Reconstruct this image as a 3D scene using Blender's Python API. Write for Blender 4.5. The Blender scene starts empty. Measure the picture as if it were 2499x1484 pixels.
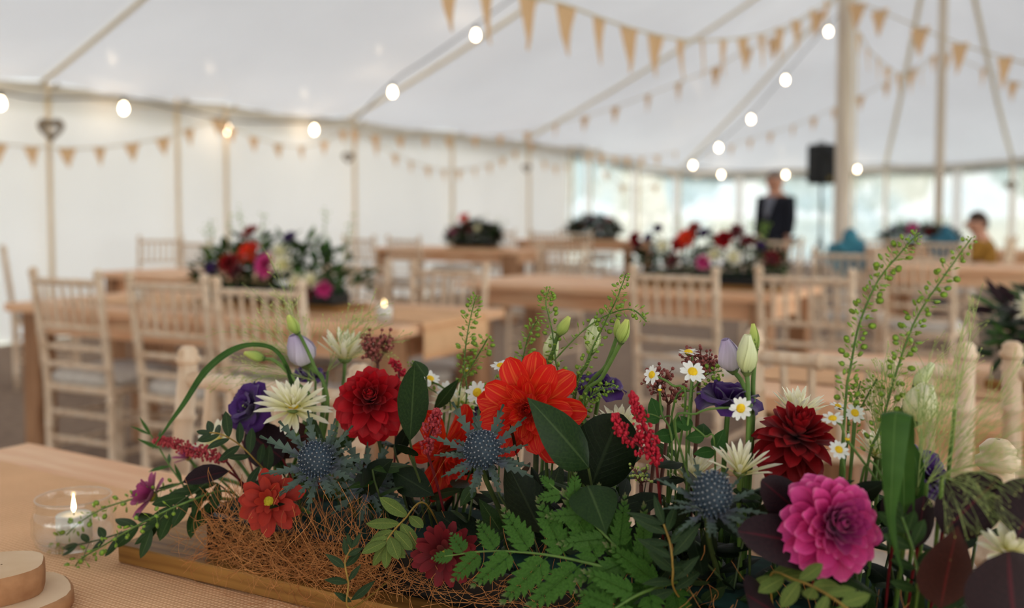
import bpy, math, random
import numpy as np
from mathutils import Vector, Matrix, Euler, Quaternion
random.seed(11)
R = math.radians
S = bpy.context.scene
COL = S.collection

# ------------------------------------------------------------------ camera
W, H = 2499, 1484
F = 35.0 / 36.0 * W                 # focal length in pixels (35 mm lens)
HC = 1.16                           # eye height of the crouching photographer
PITCH = R(3.0)
SHIFT = 100.0                       # lens shift, pixels
cam_data = bpy.data.cameras.new('camera')
cam = bpy.data.objects.new('camera', cam_data)
COL.objects.link(cam)
cam.location = (0, 0, HC)
cam.rotation_euler = (math.pi / 2 - PITCH, 0, 0)
cam_data.lens = 35
cam_data.sensor_width = 36
cam_data.shift_y = -SHIFT / W
cam_data.clip_start = 0.02
cam_data.clip_end = 400
cam_data.dof.use_dof = True
cam_data.dof.focus_distance = 0.95
cam_data.dof.aperture_fstop = 3.4
S.camera = cam
S.view_settings.view_transform = 'Standard'
S.view_settings.look = 'None'
S.view_settings.gamma = 1.0
S.view_settings.use_curve_mapping = False
S.view_settings.exposure = 0.70
S.cycles.max_bounces = 8
S.cycles.diffuse_bounces = 4
S.cycles.transparent_max_bounces = 16
S.cycles.caustics_reflective = False
S.cycles.caustics_refractive = False
S.cycles.sample_clamp_indirect = 6.0

# ------------------------------------------------------------------ sky: bright thin overcast
world = bpy.data.worlds.new('overcast_sky')
S.world = world
world.use_nodes = True
wn = world.node_tree
wn.nodes.clear()
wo = wn.nodes.new('ShaderNodeOutputWorld')
wb = wn.nodes.new('ShaderNodeBackground')
wr = wn.nodes.new('ShaderNodeValToRGB')
ws = wn.nodes.new('ShaderNodeSeparateXYZ')
wc = wn.nodes.new('ShaderNodeTexCoord')
wm = wn.nodes.new('ShaderNodeMapRange')
wm.inputs['From Min'].default_value = -0.1
wm.inputs['From Max'].default_value = 1.0
wn.links.new(wc.outputs['Generated'], ws.inputs[0])
wn.links.new(ws.outputs['Z'], wm.inputs['Value'])
wn.links.new(wm.outputs[0], wr.inputs[0])
wr.color_ramp.elements[0].color = (0.93, 0.96, 0.94, 1)
wr.color_ramp.elements[1].color = (0.90, 0.95, 1.0, 1)
wn.links.new(wr.outputs[0], wb.inputs['Color'])
wb.inputs['Strength'].default_value = 2.7
wn.links.new(wb.outputs[0], wo.inputs[0])
sun_d = bpy.data.lights.new('hazy_sun', 'SUN')
sun_d.energy = 1.4
sun_d.angle = R(20)
sun_d.color = (1.0, 0.95, 0.88)
sun = bpy.data.objects.new('hazy_sun', sun_d)
COL.objects.link(sun)
sun.rotation_euler = Vector((0.62, -0.38, -0.69)).to_track_quat('-Z', 'Y').to_euler()

# ------------------------------------------------------------------ pixel <-> place helpers
def ray(px, py):
    xc = (px - W / 2) / F
    yc = (H / 2 - SHIFT - py) / F
    return Vector((xc, math.cos(PITCH) + yc * math.sin(PITCH), -math.sin(PITCH) + yc * math.cos(PITCH)))
def G(px, py, z):
    d = ray(px, py); t = (z - HC) / d.z
    return Vector((d.x * t, d.y * t, z))
def P(px, py, Y):
    d = ray(px, py); t = Y / d.y
    return Vector((d.x * t, Y, HC + d.z * t))
def on_plan(px, py, A, B):
    """point seen at (px,py) on the vertical plane through plan points A, B"""
    d = ray(px, py)
    ax, ay, bx, by = A[0], A[1], B[0] - A[0], B[1] - A[1]
    den = d.x * by - d.y * bx
    t = (ax * by - ay * bx) / den
    return Vector((d.x * t, d.y * t, HC + d.z * t))

# ------------------------------------------------------------------ materials
def C(r, g, b):
    f = lambda c: (c / 255 / 12.92) if c / 255 <= 0.04045 else ((c / 255 + 0.055) / 1.055) ** 2.4
    return (f(r), f(g), f(b), 1.0)
MATS = {}
def newmat(name):
    m = bpy.data.materials.new(name); m.use_nodes = True
    nt = m.node_tree; nt.nodes.clear()
    out = nt.nodes.new('ShaderNodeOutputMaterial')
    MATS[name] = m
    return m, nt, out
def nd(nt, typ, **kw):
    n = nt.nodes.new(typ)
    for k, v in kw.items():
        if k in n.inputs: n.inputs[k].default_value = v
        else: setattr(n, k, v)
    return n
def ramp(nt, stops, fac):
    r = nt.nodes.new('ShaderNodeValToRGB')
    e = r.color_ramp.elements
    while len(e) < len(stops): e.new(0.5)
    for i, (p, c) in enumerate(stops):
        e[i].position = p; e[i].color = c
    nt.links.new(fac, r.inputs[0])
    return r.outputs[0]
def coords(nt, kind='Object', scale=(1, 1, 1)):
    tc = nt.nodes.new('ShaderNodeTexCoord'); mp = nt.nodes.new('ShaderNodeMapping')
    mp.inputs['Scale'].default_value = scale
    nt.links.new(tc.outputs[kind], mp.inputs[0])
    return mp.outputs[0]
def mixc(nt, fac, a, b, mode='MIX'):
    m = nt.nodes.new('ShaderNodeMix'); m.data_type = 'RGBA'; m.blend_type = mode
    for s, v in ((m.inputs[0], fac), (m.inputs[6], a), (m.inputs[7], b)):
        if hasattr(v, 'is_linked'): nt.links.new(v, s)
        else: s.default_value = v
    return m.outputs[2]
def noisy(name, c1, c2, scale=8, rough=0.6, stretch=(1, 1, 1), trans=0.0, bump=0.0, spec=0.3, detail=4, sheen=0.0):
    m, nt, out = newmat(name)
    v = coords(nt, 'Object', stretch)
    n = nd(nt, 'ShaderNodeTexNoise', Scale=scale, Detail=detail)
    nt.links.new(v, n.inputs['Vector'])
    col = ramp(nt, [(0.32, c1), (0.68, c2)], n.outputs['Fac'])
    b = nd(nt, 'ShaderNodeBsdfPrincipled', Roughness=rough)
    b.inputs['Specular IOR Level'].default_value = spec
    if sheen: b.inputs['Sheen Weight'].default_value = sheen
    nt.links.new(col, b.inputs['Base Color'])
    if bump:
        bp = nd(nt, 'ShaderNodeBump', Strength=bump, Distance=0.002)
        nt.links.new(n.outputs['Fac'], bp.inputs['Height'])
        nt.links.new(bp.outputs[0], b.inputs['Normal'])
    if trans:
        t = nd(nt, 'ShaderNodeBsdfTranslucent'); nt.links.new(col, t.inputs['Color'])
        mx = nd(nt, 'ShaderNodeMixShader'); mx.inputs[0].default_value = trans
        nt.links.new(b.outputs[0], mx.inputs[1]); nt.links.new(t.outputs[0], mx.inputs[2])
        nt.links.new(mx.outputs[0], out.inputs[0])
    else:
        nt.links.new(b.outputs[0], out.inputs[0])
    return m
def petalmat(name, stops, streak=None, rough=0.55, trans=0.25, rib=0.0, sheen=0.15):
    """colour runs base -> tip along UV v; fine streaks run along the petal"""
    m, nt, out = newmat(name)
    tc = nt.nodes.new('ShaderNodeTexCoord'); sp = nt.nodes.new('ShaderNodeSeparateXYZ')
    nt.links.new(tc.outputs['UV'], sp.inputs[0])
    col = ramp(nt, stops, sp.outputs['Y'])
    mp = nt.nodes.new('ShaderNodeMapping'); mp.inputs['Scale'].default_value = (14, 0.8, 1)
    nt.links.new(tc.outputs['UV'], mp.inputs[0])
    oi = nt.nodes.new('ShaderNodeObjectInfo')
    ad = nt.nodes.new('ShaderNodeVectorMath'); ad.operation = 'ADD'
    cb = nt.nodes.new('ShaderNodeCombineXYZ')
    ml = nd(nt, 'ShaderNodeMath', operation='MULTIPLY'); ml.inputs[1].default_value = 37.0
    nt.links.new(oi.outputs['Random'], ml.inputs[0]); nt.links.new(ml.outputs[0], cb.inputs[0])
    nt.links.new(mp.outputs[0], ad.inputs[0]); nt.links.new(cb.outputs[0], ad.inputs[1])
    n = nd(nt, 'ShaderNodeTexNoise', Scale=1.0, Detail=2)
    nt.links.new(ad.outputs[0], n.inputs['Vector'])
    if streak:
        f = ramp(nt, [(0.5, (0, 0, 0, 1)), (0.66, (streak[1],) * 3 + (1,))], n.outputs['Fac'])
        col = mixc(nt, f, col, streak[0])
    else:
        f = ramp(nt, [(0.3, (0.88, 0.88, 0.88, 1)), (0.7, (1.06, 1.06, 1.06, 1))], n.outputs['Fac'])
        col = mixc(nt, 1.0, col, f, 'MULTIPLY')
    b = nd(nt, 'ShaderNodeBsdfPrincipled', Roughness=rough)
    b.inputs['Specular IOR Level'].default_value = 0.25
    b.inputs['Sheen Weight'].default_value = sheen
    nt.links.new(col, b.inputs['Base Color'])
    bp = nd(nt, 'ShaderNodeBump', Strength=0.25, Distance=0.001)
    nt.links.new(n.outputs['Fac'], bp.inputs['Height']); nt.links.new(bp.outputs[0], b.inputs['Normal'])
    t = nd(nt, 'ShaderNodeBsdfTranslucent'); nt.links.new(col, t.inputs['Color'])
    mx = nd(nt, 'ShaderNodeMixShader'); mx.inputs[0].default_value = trans
    nt.links.new(b.outputs[0], mx.inputs[1]); nt.links.new(t.outputs[0], mx.inputs[2])
    nt.links.new(mx.outputs[0], out.inputs[0])
    return m
def leafmat(name, c1, c2, vein, rough=0.5, trans=0.15, tip=None, spec=0.12, side=True):
    """midrib and side veins drawn along UV"""
    c1, c2, vein = [tuple(x * 0.74 for x in c_[:3]) + (1,) for c_ in (c1, c2, vein)]
    m, nt, out = newmat(name)
    tc = nt.nodes.new('ShaderNodeTexCoord'); sp = nt.nodes.new('ShaderNodeSeparateXYZ')
    nt.links.new(tc.outputs['UV'], sp.inputs[0])
    n = nd(nt, 'ShaderNodeTexNoise', Scale=35, Detail=3)
    nt.links.new(tc.outputs['Object'], n.inputs['Vector'])
    col = ramp(nt, [(0.3, c1), (0.7, c2)], n.outputs['Fac'])
    a = nd(nt, 'ShaderNodeMath', operation='SUBTRACT'); a.inputs[1].default_value = 0.5
    nt.links.new(sp.outputs['X'], a.inputs[0])
    ab = nd(nt, 'ShaderNodeMath', operation='ABSOLUTE'); nt.links.new(a.outputs[0], ab.inputs[0])
    f = ramp(nt, [(0.012, (0.75, 0.75, 0.75, 1)), (0.035, (0, 0, 0, 1))], ab.outputs[0])
    if side:
        # side veins: v - 0.6*|u-.5|, repeated
        k = nd(nt, 'ShaderNodeMath', operation='MULTIPLY_ADD'); k.inputs[1].default_value = -0.7
        nt.links.new(ab.outputs[0], k.inputs[0]); nt.links.new(sp.outputs['Y'], k.inputs[2])
        q = nd(nt, 'ShaderNodeMath', operation='MULTIPLY'); q.inputs[1].default_value = 11
        nt.links.new(k.outputs[0], q.inputs[0])
        fr = nd(nt, 'ShaderNodeMath', operation='FRACT'); nt.links.new(q.outputs[0], fr.inputs[0])
        g = ramp(nt, [(0.0, (0.28, 0.28, 0.28, 1)), (0.09, (0, 0, 0, 1))], fr.outputs[0])
        f = mixc(nt, 1.0, f, g, 'ADD')
    col = mixc(nt, f, col, vein)
    if tip:
        tf = ramp(nt, [(tip[1], (0, 0, 0, 1)), (1.0, (0.9, 0.9, 0.9, 1))], sp.outputs['Y'])
        col = mixc(nt, tf, col, tip[0])
    b = nd(nt, 'ShaderNodeBsdfPrincipled', Roughness=rough)
    b.inputs['Specular IOR Level'].default_value = spec
    nt.links.new(col, b.inputs['Base Color'])
    bp = nd(nt, 'ShaderNodeBump', Strength=0.25, Distance=0.001)
    nt.links.new(f, bp.inputs['Height']); nt.links.new(bp.outputs[0], b.inputs['Normal'])
    t = nd(nt, 'ShaderNodeBsdfTranslucent'); nt.links.new(col, t.inputs['Color'])
    mx = nd(nt, 'ShaderNodeMixShader'); mx.inputs[0].default_value = trans
    nt.links.new(b.outputs[0], mx.inputs[1]); nt.links.new(t.outputs[0], mx.inputs[2])
    nt.links.new(mx.outputs[0], out.inputs[0])
    return m
def emit(name, col, strength):
    m, nt, out = newmat(name)
    e = nd(nt, 'ShaderNodeEmission', Color=col, Strength=strength)
    nt.links.new(e.outputs[0], out.inputs[0])
    return m

# ------------------------------------------------------------------ mesh building
class MB:
    def __init__(s): s.v = []; s.f = []; s.uv = []; s.sm = []
    def add(s, verts, faces, uv=None, smooth=True, M=None):
        o = len(s.v)
        if M is not None: verts = [M @ Vector(v) for v in verts]
        s.v += [tuple(v) for v in verts]
        s.uv += uv if uv else [(0.5, 0.5)] * len(verts)
        s.f += [tuple(i + o for i in f) for f in faces]
        s.sm += [smooth] * len(faces)
        return s
    def grid(s, rows, uv=None, M=None, smooth=True, closed=False):
        nr, nc = len(rows), len(rows[0])
        vs = [p for r in rows for p in r]
        if uv is None: uv = [(i / max(nc - 1, 1), j / max(nr - 1, 1)) for j in range(nr) for i in range(nc)]
        fs = []
        for j in range(nr - 1):
            for i in range(nc if closed else nc - 1):
                i2 = (i + 1) % nc
                fs.append((j * nc + i, j * nc + i2, (j + 1) * nc + i2, (j + 1) * nc + i))
        return s.add(vs, fs, uv, smooth, M)
    def tube(s, pts, r, n=6, cap=True, M=None, flat=None):
        pts = [Vector(p) for p in pts]
        rs = r if isinstance(r, (list, tuple)) else [r] * len(pts)
        vs, fs, uv = [], [], []
        up = None
        for i, p in enumerate(pts):
            t = (pts[min(i + 1, len(pts) - 1)] - pts[max(i - 1, 0)])
            t = t.normalized() if t.length > 1e-9 else Vector((0, 0, 1))
            if up is None:
                up = Vector((0, 0, 1)) if abs(t.z) < 0.9 else Vector((1, 0, 0))
            a = t.cross(up)
            a = a.normalized() if a.length > 1e-6 else t.orthogonal().normalized()
            b = a.cross(t).normalized(); up = b
            for k in range(n):
                an = 2 * math.pi * k / n
                vs.append(p + a * (math.cos(an) * rs[i]) + b * (math.sin(an) * rs[i] * (flat or 1)))
                uv.append((k / n, i / max(1, len(pts) - 1)))
        for i in range(len(pts) - 1):
            for k in range(n):
                k2 = (k + 1) % n
                fs.append((i * n + k, i * n + k2, (i + 1) * n + k2, (i + 1) * n + k))
        if cap:
            fs.append(tuple(range(n - 1, -1, -1)))
            fs.append(tuple((len(pts) - 1) * n + k for k in range(n)))
        return s.add(vs, fs, uv, True, M)
    def box(s, c, d, M=None, bev=0.0):
        x, y, z = c; a, b, e = d[0] / 2, d[1] / 2, d[2] / 2
        if bev <= 0:
            vs = [(x + i * a, y + j * b, z + k * e) for k in (-1, 1) for j in (-1, 1) for i in (-1, 1)]
            fs = [(0, 2, 3, 1), (4, 5, 7, 6), (0, 1, 5, 4), (2, 6, 7, 3), (0, 4, 6, 2), (1, 3, 7, 5)]
            return s.add(vs, fs, None, False, M)
        q = bev
        lay = [(-e, q), (-e + q, 0), (e - q, 0), (e, q)]
        vs, fs = [], []
        for zz, ins in lay:
            A, B = a - ins, b - ins
            cc = q if ins == 0 else 0.3 * q
            for (sx, sy, f) in ((-1, -1, 0), (1, -1, 1), (1, 1, 0), (-1, 1, 1)):
                pa = (x + sx * (A - cc), y + sy * B, z + zz); pb = (x + sx * A, y + sy * (B - cc), z + zz)
                vs += [pb, pa] if f == 0 else [pa, pb]
        for l in range(3):
            for k in range(8):
                k2 = (k + 1) % 8
                fs.append((l * 8 + k, l * 8 + k2, (l + 1) * 8 + k2, (l + 1) * 8 + k))
        fs.append(tuple(range(7, -1, -1))); fs.append(tuple(24 + k for k in range(8)))
        return s.add(vs, fs, None, False, M)
    def lathe(s, prof, n=16, M=None, smooth=True, wob=None, cap=False):
        rows = []
        for j, (r, z) in enumerate(prof):
            rows.append([((r * (wob(a, j) if wob else 1)) * math.cos(a), (r * (wob(a, j) if wob else 1)) * math.sin(a), z)
                         for a in [2 * math.pi * k / n for k in range(n)]])
        uv = [(k / n, j / max(1, len(prof) - 1)) for j in range(len(prof)) for k in range(n)]
        s.grid(rows, uv, M, smooth, closed=True)
        return s
    def ball(s, c, r, n=6, m=4, M=None, sc=(1, 1, 1)):
        rows = []
        for j in range(m + 1):
            th = math.pi * j / m
            rr, z = max(math.sin(th), 0.02) * r, -math.cos(th) * r
            rows.append([(c[0] + sc[0] * rr * math.cos(2 * math.pi * k / n), c[1] + sc[1] * rr * math.sin(2 * math.pi * k / n), c[2] + sc[2] * z) for k in range(n)])
        uv = [(k / n, j / m) for j in range(m + 1) for k in range(n)]
        return s.grid(rows, uv, M, True, closed=True)
    def data(s, name, mat):
        me = bpy.data.meshes.new(name)
        me.from_pydata(s.v, [], s.f)
        me.polygons.foreach_set('use_smooth', s.sm)
        ul = me.uv_layers.new(name='UVMap')
        li = np.empty(len(me.loops), dtype=np.int32)
        me.loops.foreach_get('vertex_index', li)
        ul.data.foreach_set('uv', np.array(s.uv, dtype=np.float32)[li].ravel())
        me.materials.append(MATS[mat] if isinstance(mat, str) else mat)
        me.update()
        return me

# ------------------------------------------------------------------ objects
WM = {}
def tag(o, label, cat, group=None):
    o['label'] = label; o['category'] = cat
    if group: o['group'] = group
    return o
def thing(name, label, cat, loc=(0, 0, 0), rotz=0.0, group=None):
    o = bpy.data.objects.new(name, None); COL.objects.link(o)
    o.empty_display_size = 0.05
    o.location = loc; o.rotation_euler = (0, 0, rotz)
    WM[o.name] = Matrix.Translation(Vector(loc)) @ Matrix.Rotation(rotz, 4, 'Z')
    return tag(o, label, cat, group)
def part(name, data, parent, M=None, world=False, kind=None):
    o = bpy.data.objects.new(name, data); COL.objects.link(o)
    M = M if M is not None else Matrix()
    if parent is not None:
        o.parent = parent
        if world: M = WM[parent.name].inverted() @ M
        WM[o.name] = WM[parent.name] @ M
    else: WM[o.name] = M
    o.matrix_basis = M
    if kind: o['kind'] = kind
    return o
def single(name, mb, mat, label, cat, group=None, M=None):
    return tag(part(name, mb.data(name, mat), None, M), label, cat, group)
def struct(name, mb, mat, M=None, label=None):
    o = part(name, mb.data(name, mat), None, M, kind='structure')
    if label: o['label'] = label
    return o
def dup(root, loc, rotz, label, group=None, scale=None):
    r = root.copy(); COL.objects.link(r)
    r.location = loc; r.rotation_euler = (0, 0, rotz)
    if scale: r.scale = (scale,) * 3
    WM[r.name] = Matrix.Translation(Vector(loc)) @ Matrix.Rotation(rotz, 4, 'Z')
    r['label'] = label
    if group: r['group'] = group
    def rec(a, b):
        for ch in KIDS.get(a.name, a.children):
            c = ch.copy(); COL.objects.link(c); c.parent = b
            rec(ch, c)
    rec(root, r)
    return r
KIDS = {}
def frame(o, y, z):
    """matrix with origin o, Y axis along y, Z axis near z"""
    y = Vector(y).normalized(); z = Vector(z)
    x = y.cross(z)
    x = x.normalized() if x.length > 1e-6 else y.orthogonal().normalized()
    z = x.cross(y)
    return Matrix(((x.x, y.x, z.x, o[0]), (x.y, y.y, z.y, o[1]), (x.z, y.z, z.z, o[2]), (0, 0, 0, 1)))
def zframe(o, axis, spin=0.0):
    q = Vector((0, 0, 1)).rotation_difference(Vector(axis).normalized())
    return Matrix.Translation(Vector(o)) @ q.to_matrix().to_4x4() @ Matrix.Rotation(spin, 4, 'Z')
def bez(a, b, c, d, n=8):
    a, b, c, d = map(Vector, (a, b, c, d)); o = []
    for i in range(n + 1):
        t = i / n; u = 1 - t
        o.append(a * u**3 + b * 3 * u * u * t + c * 3 * u * t * t + d * t**3)
    return o
def spline(pts, n=6):
    pts = [Vector(p) for p in pts]; o = []
    for i in range(len(pts) - 1):
        p0, p1, p2, p3 = pts[max(i - 1, 0)], pts[i], pts[i + 1], pts[min(i + 2, len(pts) - 1)]
        for k in range(n):
            t = k / n
            o.append(0.5 * ((2 * p1) + (p2 - p0) * t + (2 * p0 - 5 * p1 + 4 * p2 - p3) * t * t + (3 * p1 - p0 - 3 * p2 + p3) * t**3))
    o.append(pts[-1])
    return o

# ================================================================== TENT SHELL
def fabric(name, col, trans, gloss, rough, warm=0.0):
    m, nt, out = newmat(name)
    v = coords(nt, 'Object')
    n = nd(nt, 'ShaderNodeTexNoise', Scale=0.7, Detail=3); nt.links.new(v, n.inputs['Vector'])
    c = ramp(nt, [(0.3, tuple(x * 0.93 for x in col[:3]) + (1,)), (0.7, col)], n.outputs['Fac'])
    n2 = nd(nt, 'ShaderNodeTexNoise', Scale=1.6, Detail=2); nt.links.new(v, n2.inputs['Vector'])
    bp = nd(nt, 'ShaderNodeBump', Strength=0.25, Distance=0.05); nt.links.new(n2.outputs['Fac'], bp.inputs['Height'])
    d = nd(nt, 'ShaderNodeBsdfDiffuse'); t = nd(nt, 'ShaderNodeBsdfTranslucent'); g = nd(nt, 'ShaderNodeBsdfGlossy', Roughness=rough)
    nt.links.new(c, d.inputs[0]); nt.links.new(c, t.inputs[0])
    for q in (d, t, g): nt.links.new(bp.outputs[0], q.inputs['Normal'])
    a = nd(nt, 'ShaderNodeMixShader'); a.inputs[0].default_value = trans
    nt.links.new(d.outputs[0], a.inputs[1]); nt.links.new(t.outputs[0], a.inputs[2])
    b = nd(nt, 'ShaderNodeMixShader'); b.inputs[0].default_value = gloss
    nt.links.new(a.outputs[0], b.inputs[1]); nt.links.new(g.outputs[0], b.inputs[2])
    nt.links.new(b.outputs[0], out.inputs[0])
fabric('roof_canvas', (0.835, 0.85, 0.90, 1), 0.10, 0.03, 0.16)
fabric('wall_canvas', (0.885, 0.87, 0.865, 1), 0.105, 0.0, 0.4)
fabric('valance', (0.78, 0.72, 0.62, 1), 0.45, 0.0, 0.4)
noisy('strap_webbing', C(232, 214, 180), C(242, 228, 198), 20, 0.8)
noisy('pole_wood', C(232, 208, 176), C(246, 226, 196), 6, 0.6, (4, 4, 0.5))
noisy('king_pole_wood', C(196, 180, 162), C(224, 210, 194), 5, 0.5, (4, 4, 0.35))
noisy('brown_matting', C(118, 96, 80), C(152, 128, 108), 14, 0.9, bump=0.5)
noisy('meadow_grass', C(188, 190, 166), C(206, 206, 186), 0.4, 0.9)
m, nt, out = newmat('clear_vinyl')                   # hazy clear window film, rippled
v = coords(nt, 'Object')
n = nd(nt, 'ShaderNodeTexNoise', Scale=0.9, Detail=3, Distortion=1.2); nt.links.new(v, n.inputs['Vector'])
f = ramp(nt, [(0.35, (0.45,) * 3 + (1,)), (0.65, (0.75,) * 3 + (1,))], n.outputs['Fac'])
tr = nd(nt, 'ShaderNodeBsdfTransparent', Color=(0.325, 0.322, 0.318, 1)); tl = nd(nt, 'ShaderNodeBsdfTranslucent', Color=(0.84, 0.90, 0.94, 1))
n3 = nd(nt, 'ShaderNodeTexNoise', Scale=0.55, Detail=2); nt.links.new(v, n3.inputs['Vector'])
nt.links.new(ramp(nt, [(0.38, (0.24, 0.295, 0.34, 1)), (0.6, (0.35, 0.335, 0.31, 1))], n3.outputs['Fac']), tl.inputs['Color'])  # pale blue patches coloured into the film in place of reflections
mx = nd(nt, 'ShaderNodeMixShader'); nt.links.new(f, mx.inputs[0]); nt.links.new(tr.outputs[0], mx.inputs[1]); nt.links.new(tl.outputs[0], mx.inputs[2])
gl = nd(nt, 'ShaderNodeBsdfGlossy', Roughness=0.08); my = nd(nt, 'ShaderNodeMixShader'); my.inputs[0].default_value = 0.04
nt.links.new(mx.outputs[0], my.inputs[1]); nt.links.new(gl.outputs[0], my.inputs[2]); nt.links.new(my.outputs[0], out.inputs[0])

HE = 2.33
WA = G(100, 195, HE)
yb = WA.y * (0.702 / 0.363)
WB = P(1430, 357, yb)
KD = (Vector((WB.x, WB.y, 0)) - Vector((WA.x, WA.y, 0))) / 5.0        # one bay along the plain side wall
AX = KD.normalized()                                                  # tent axis
NX = Vector((AX.y, -AX.x, 0))                                         # across the tent, away from the plain wall
def wallp(k): return Vector((WA.x, WA.y, 0)) + KD * k
HALF = 6.2
RA, RB = wallp(0) + NX * HALF, wallp(5) + NX * HALF                   # ridge line in plan
def ridge_at(px): q = on_plan(px, 500, RA, RB); return Vector((q.x, q.y, 0))
K1, K2 = ridge_at(2056), ridge_at(2291)
K0 = K1 - AX * 9.0
ZR = 5.25
def eave_z(k): return WA.z + (WB.z - WA.z) * max(0, min(1, k / 5.0))
loop = []                                                             # (eave point, pole here?)
for i in range(-9, 6): q = wallp(i); loop.append((Vector((q.x, q.y, eave_z(i))), 'side'))
ENDP = [P(1655, 413, 21.0), P(1900, 411, 22.0), P(2160, 403, 21.3), P(2470, 385, 19.4)]
for q in ENDP: loop.append((q, 'end'))
rbase = lambda k: wallp(k) + NX * (2 * HALF)
loop.append((Vector((*(rbase(4.1)).xy, 2.33)), 'right'))
for i in range(3, -10, -1): q = rbase(i); loop.append((Vector((q.x, q.y, 2.33)), 'right'))
kb = wallp(-9); kc = rbase(-9)
for t, o in ((0.85, 2.0), (0.5, 3.4), (0.15, 2.0)):
    q = kb.lerp(kc, t) - AX * o; loop.append((Vector((q.x, q.y, 2.33)), 'rear'))
def apex(e):
    s = (Vector((e.x, e.y, 0)) - RA).dot(AX)
    s0, s2 = (K0 - RA).dot(AX), (K2 - RA).dot(AX)
    s = max(s0, min(s2, s))
    q = RA + AX * s
    return Vector((q.x, q.y, ZR))
NL = len(loop)
SUB, ROWS = 4, 14
def eave_pt(i, t):
    a, b = loop[i % NL][0], loop[(i + 1) % NL][0]
    q = a.lerp(b, t); q.z -= 0.05 * math.sin(math.pi * t)
    return q
def roof_pt(e, ap, v, sag=0.16, t=0.0):
    q = e.lerp(ap, v)
    q.z -= (sag + 0.05 * math.sin(math.pi * t)) * math.sin(math.pi * min(1, v * 1.02)) ** 0.9
    return q
mb = MB(); cols = []
for i in range(NL):
    for s in range(SUB):
        t = s / SUB; e = eave_pt(i, t); ap = apex(e)
        cols.append([roof_pt(e, ap, j / ROWS, 0.16, t) for j in range(ROWS + 1)])
rows = [[cols[c][j] for c in range(len(cols))] for j in range(ROWS + 1)]
mb.grid(rows, closed=True)
ceiling = struct('ceiling', mb, 'roof_canvas', label='white canvas marquee roof rising to the two king poles')
sk_ = MB(); rows = [[], [], []]
for i in range(NL):
    for s in range(SUB):
        e = eave_pt(i, s / SUB); o_ = e - apex(e); o_.z = 0; o_.normalize()
        for j, (dx, dz) in enumerate(((0, 0.01), (0.05, -0.03), (0.07, -0.22))): rows[j].append(e + o_ * dx + Vector((0, 0, dz)))
sk_.grid(rows, closed=True)
part('eave_light_block', sk_.data('eave_light_block', 'roof_canvas'), ceiling)  # added canvas flap that blocks light leaking in at the eave
# webbing straps sewn under the roof seams
def strap(e, r=0.03):
    ap = apex(e)
    pts = [roof_pt(e, ap, v, 0.16) - Vector((0, 0, 0.03)) for v in [j / 16 for j in range(17)]]
    part('seam_strap', MB().tube(pts, r, 6, flat=0.5).data('seam_strap', 'strap_webbing'), ceiling)
for i, (e, kd) in enumerate(loop):
    if kd == 'side' and (i - 9) in (-4, -2, 0, 2, 4): strap(e, 0.035 if i - 9 in (2, 4) else 0.028)
    if kd == 'end' and e in (ENDP[0], ENDP[3], ENDP[2]): strap(e)
# side walls
def wall_mesh(pts, ztop=None):
    mb = MB(); rows = [[] for _ in range(9)]
    for i in range(len(pts) - 1):
        a, b = pts[i], pts[i + 1]; d = (b - a); nrm = Vector((d.y, -d.x, 0)).normalized()
        for s in range(10):
            t = s / 10; q = a.lerp(b, t)
            for j in range(9):
                v = j / 8
                off = 0.025 * math.sin(9 * t * math.pi + i * 2.1) * (1 - v * 0.6) + 0.05 * math.sin(math.pi * t) * (1 - v)
                rows[j].append(Vector((q.x, q.y, (q.z - 0.03) * v)) - nrm * off)
    for j in range(9): rows[j].append(Vector((pts[-1].x, pts[-1].y, (pts[-1].z - 0.03) * j / 8)))
    return mb.grid(rows)
ends = [p for p, k in loop]
left_pts = [p for p, k in loop if k == 'side']
KW = 4.66                                             # windows begin two thirds into the last bay
q = wallp(KW); wstart = Vector((q.x, q.y, eave_z(KW)))
struct('wall_left', wall_mesh(left_pts[:-1] + [wstart]), 'wall_canvas')
RW = []
right_pts = [p for p, k in loop if k == 'right']
for a, b in zip(right_pts[:-1], right_pts[1:]):              # unseen long side, left open to let in more light
    a2, b2 = a.lerp(b, 0.04), a.lerp(b, 0.96)
    RW.append((a, b, a2, b2))
wq = MB(); rear_pts = [right_pts[-1]] + [p for p, k in loop if k == 'rear'] + [left_pts[0]]
for a, b in zip(rear_pts[:-1], rear_pts[1:]):                # unseen rear end, left open for light; canvas only by the poles
    for u0, u1 in ((0, .12), (.88, 1)): p0, p1 = a.lerp(b, u0), a.lerp(b, u1); wq.add([(p0.x, p0.y, 0), (p1.x, p1.y, 0), (p1.x, p1.y, p1.z), (p0.x, p0.y, p0.z)], [(0, 1, 2, 3)], None, False)
struct('wall_rear', wq, 'wall_canvas')
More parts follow.
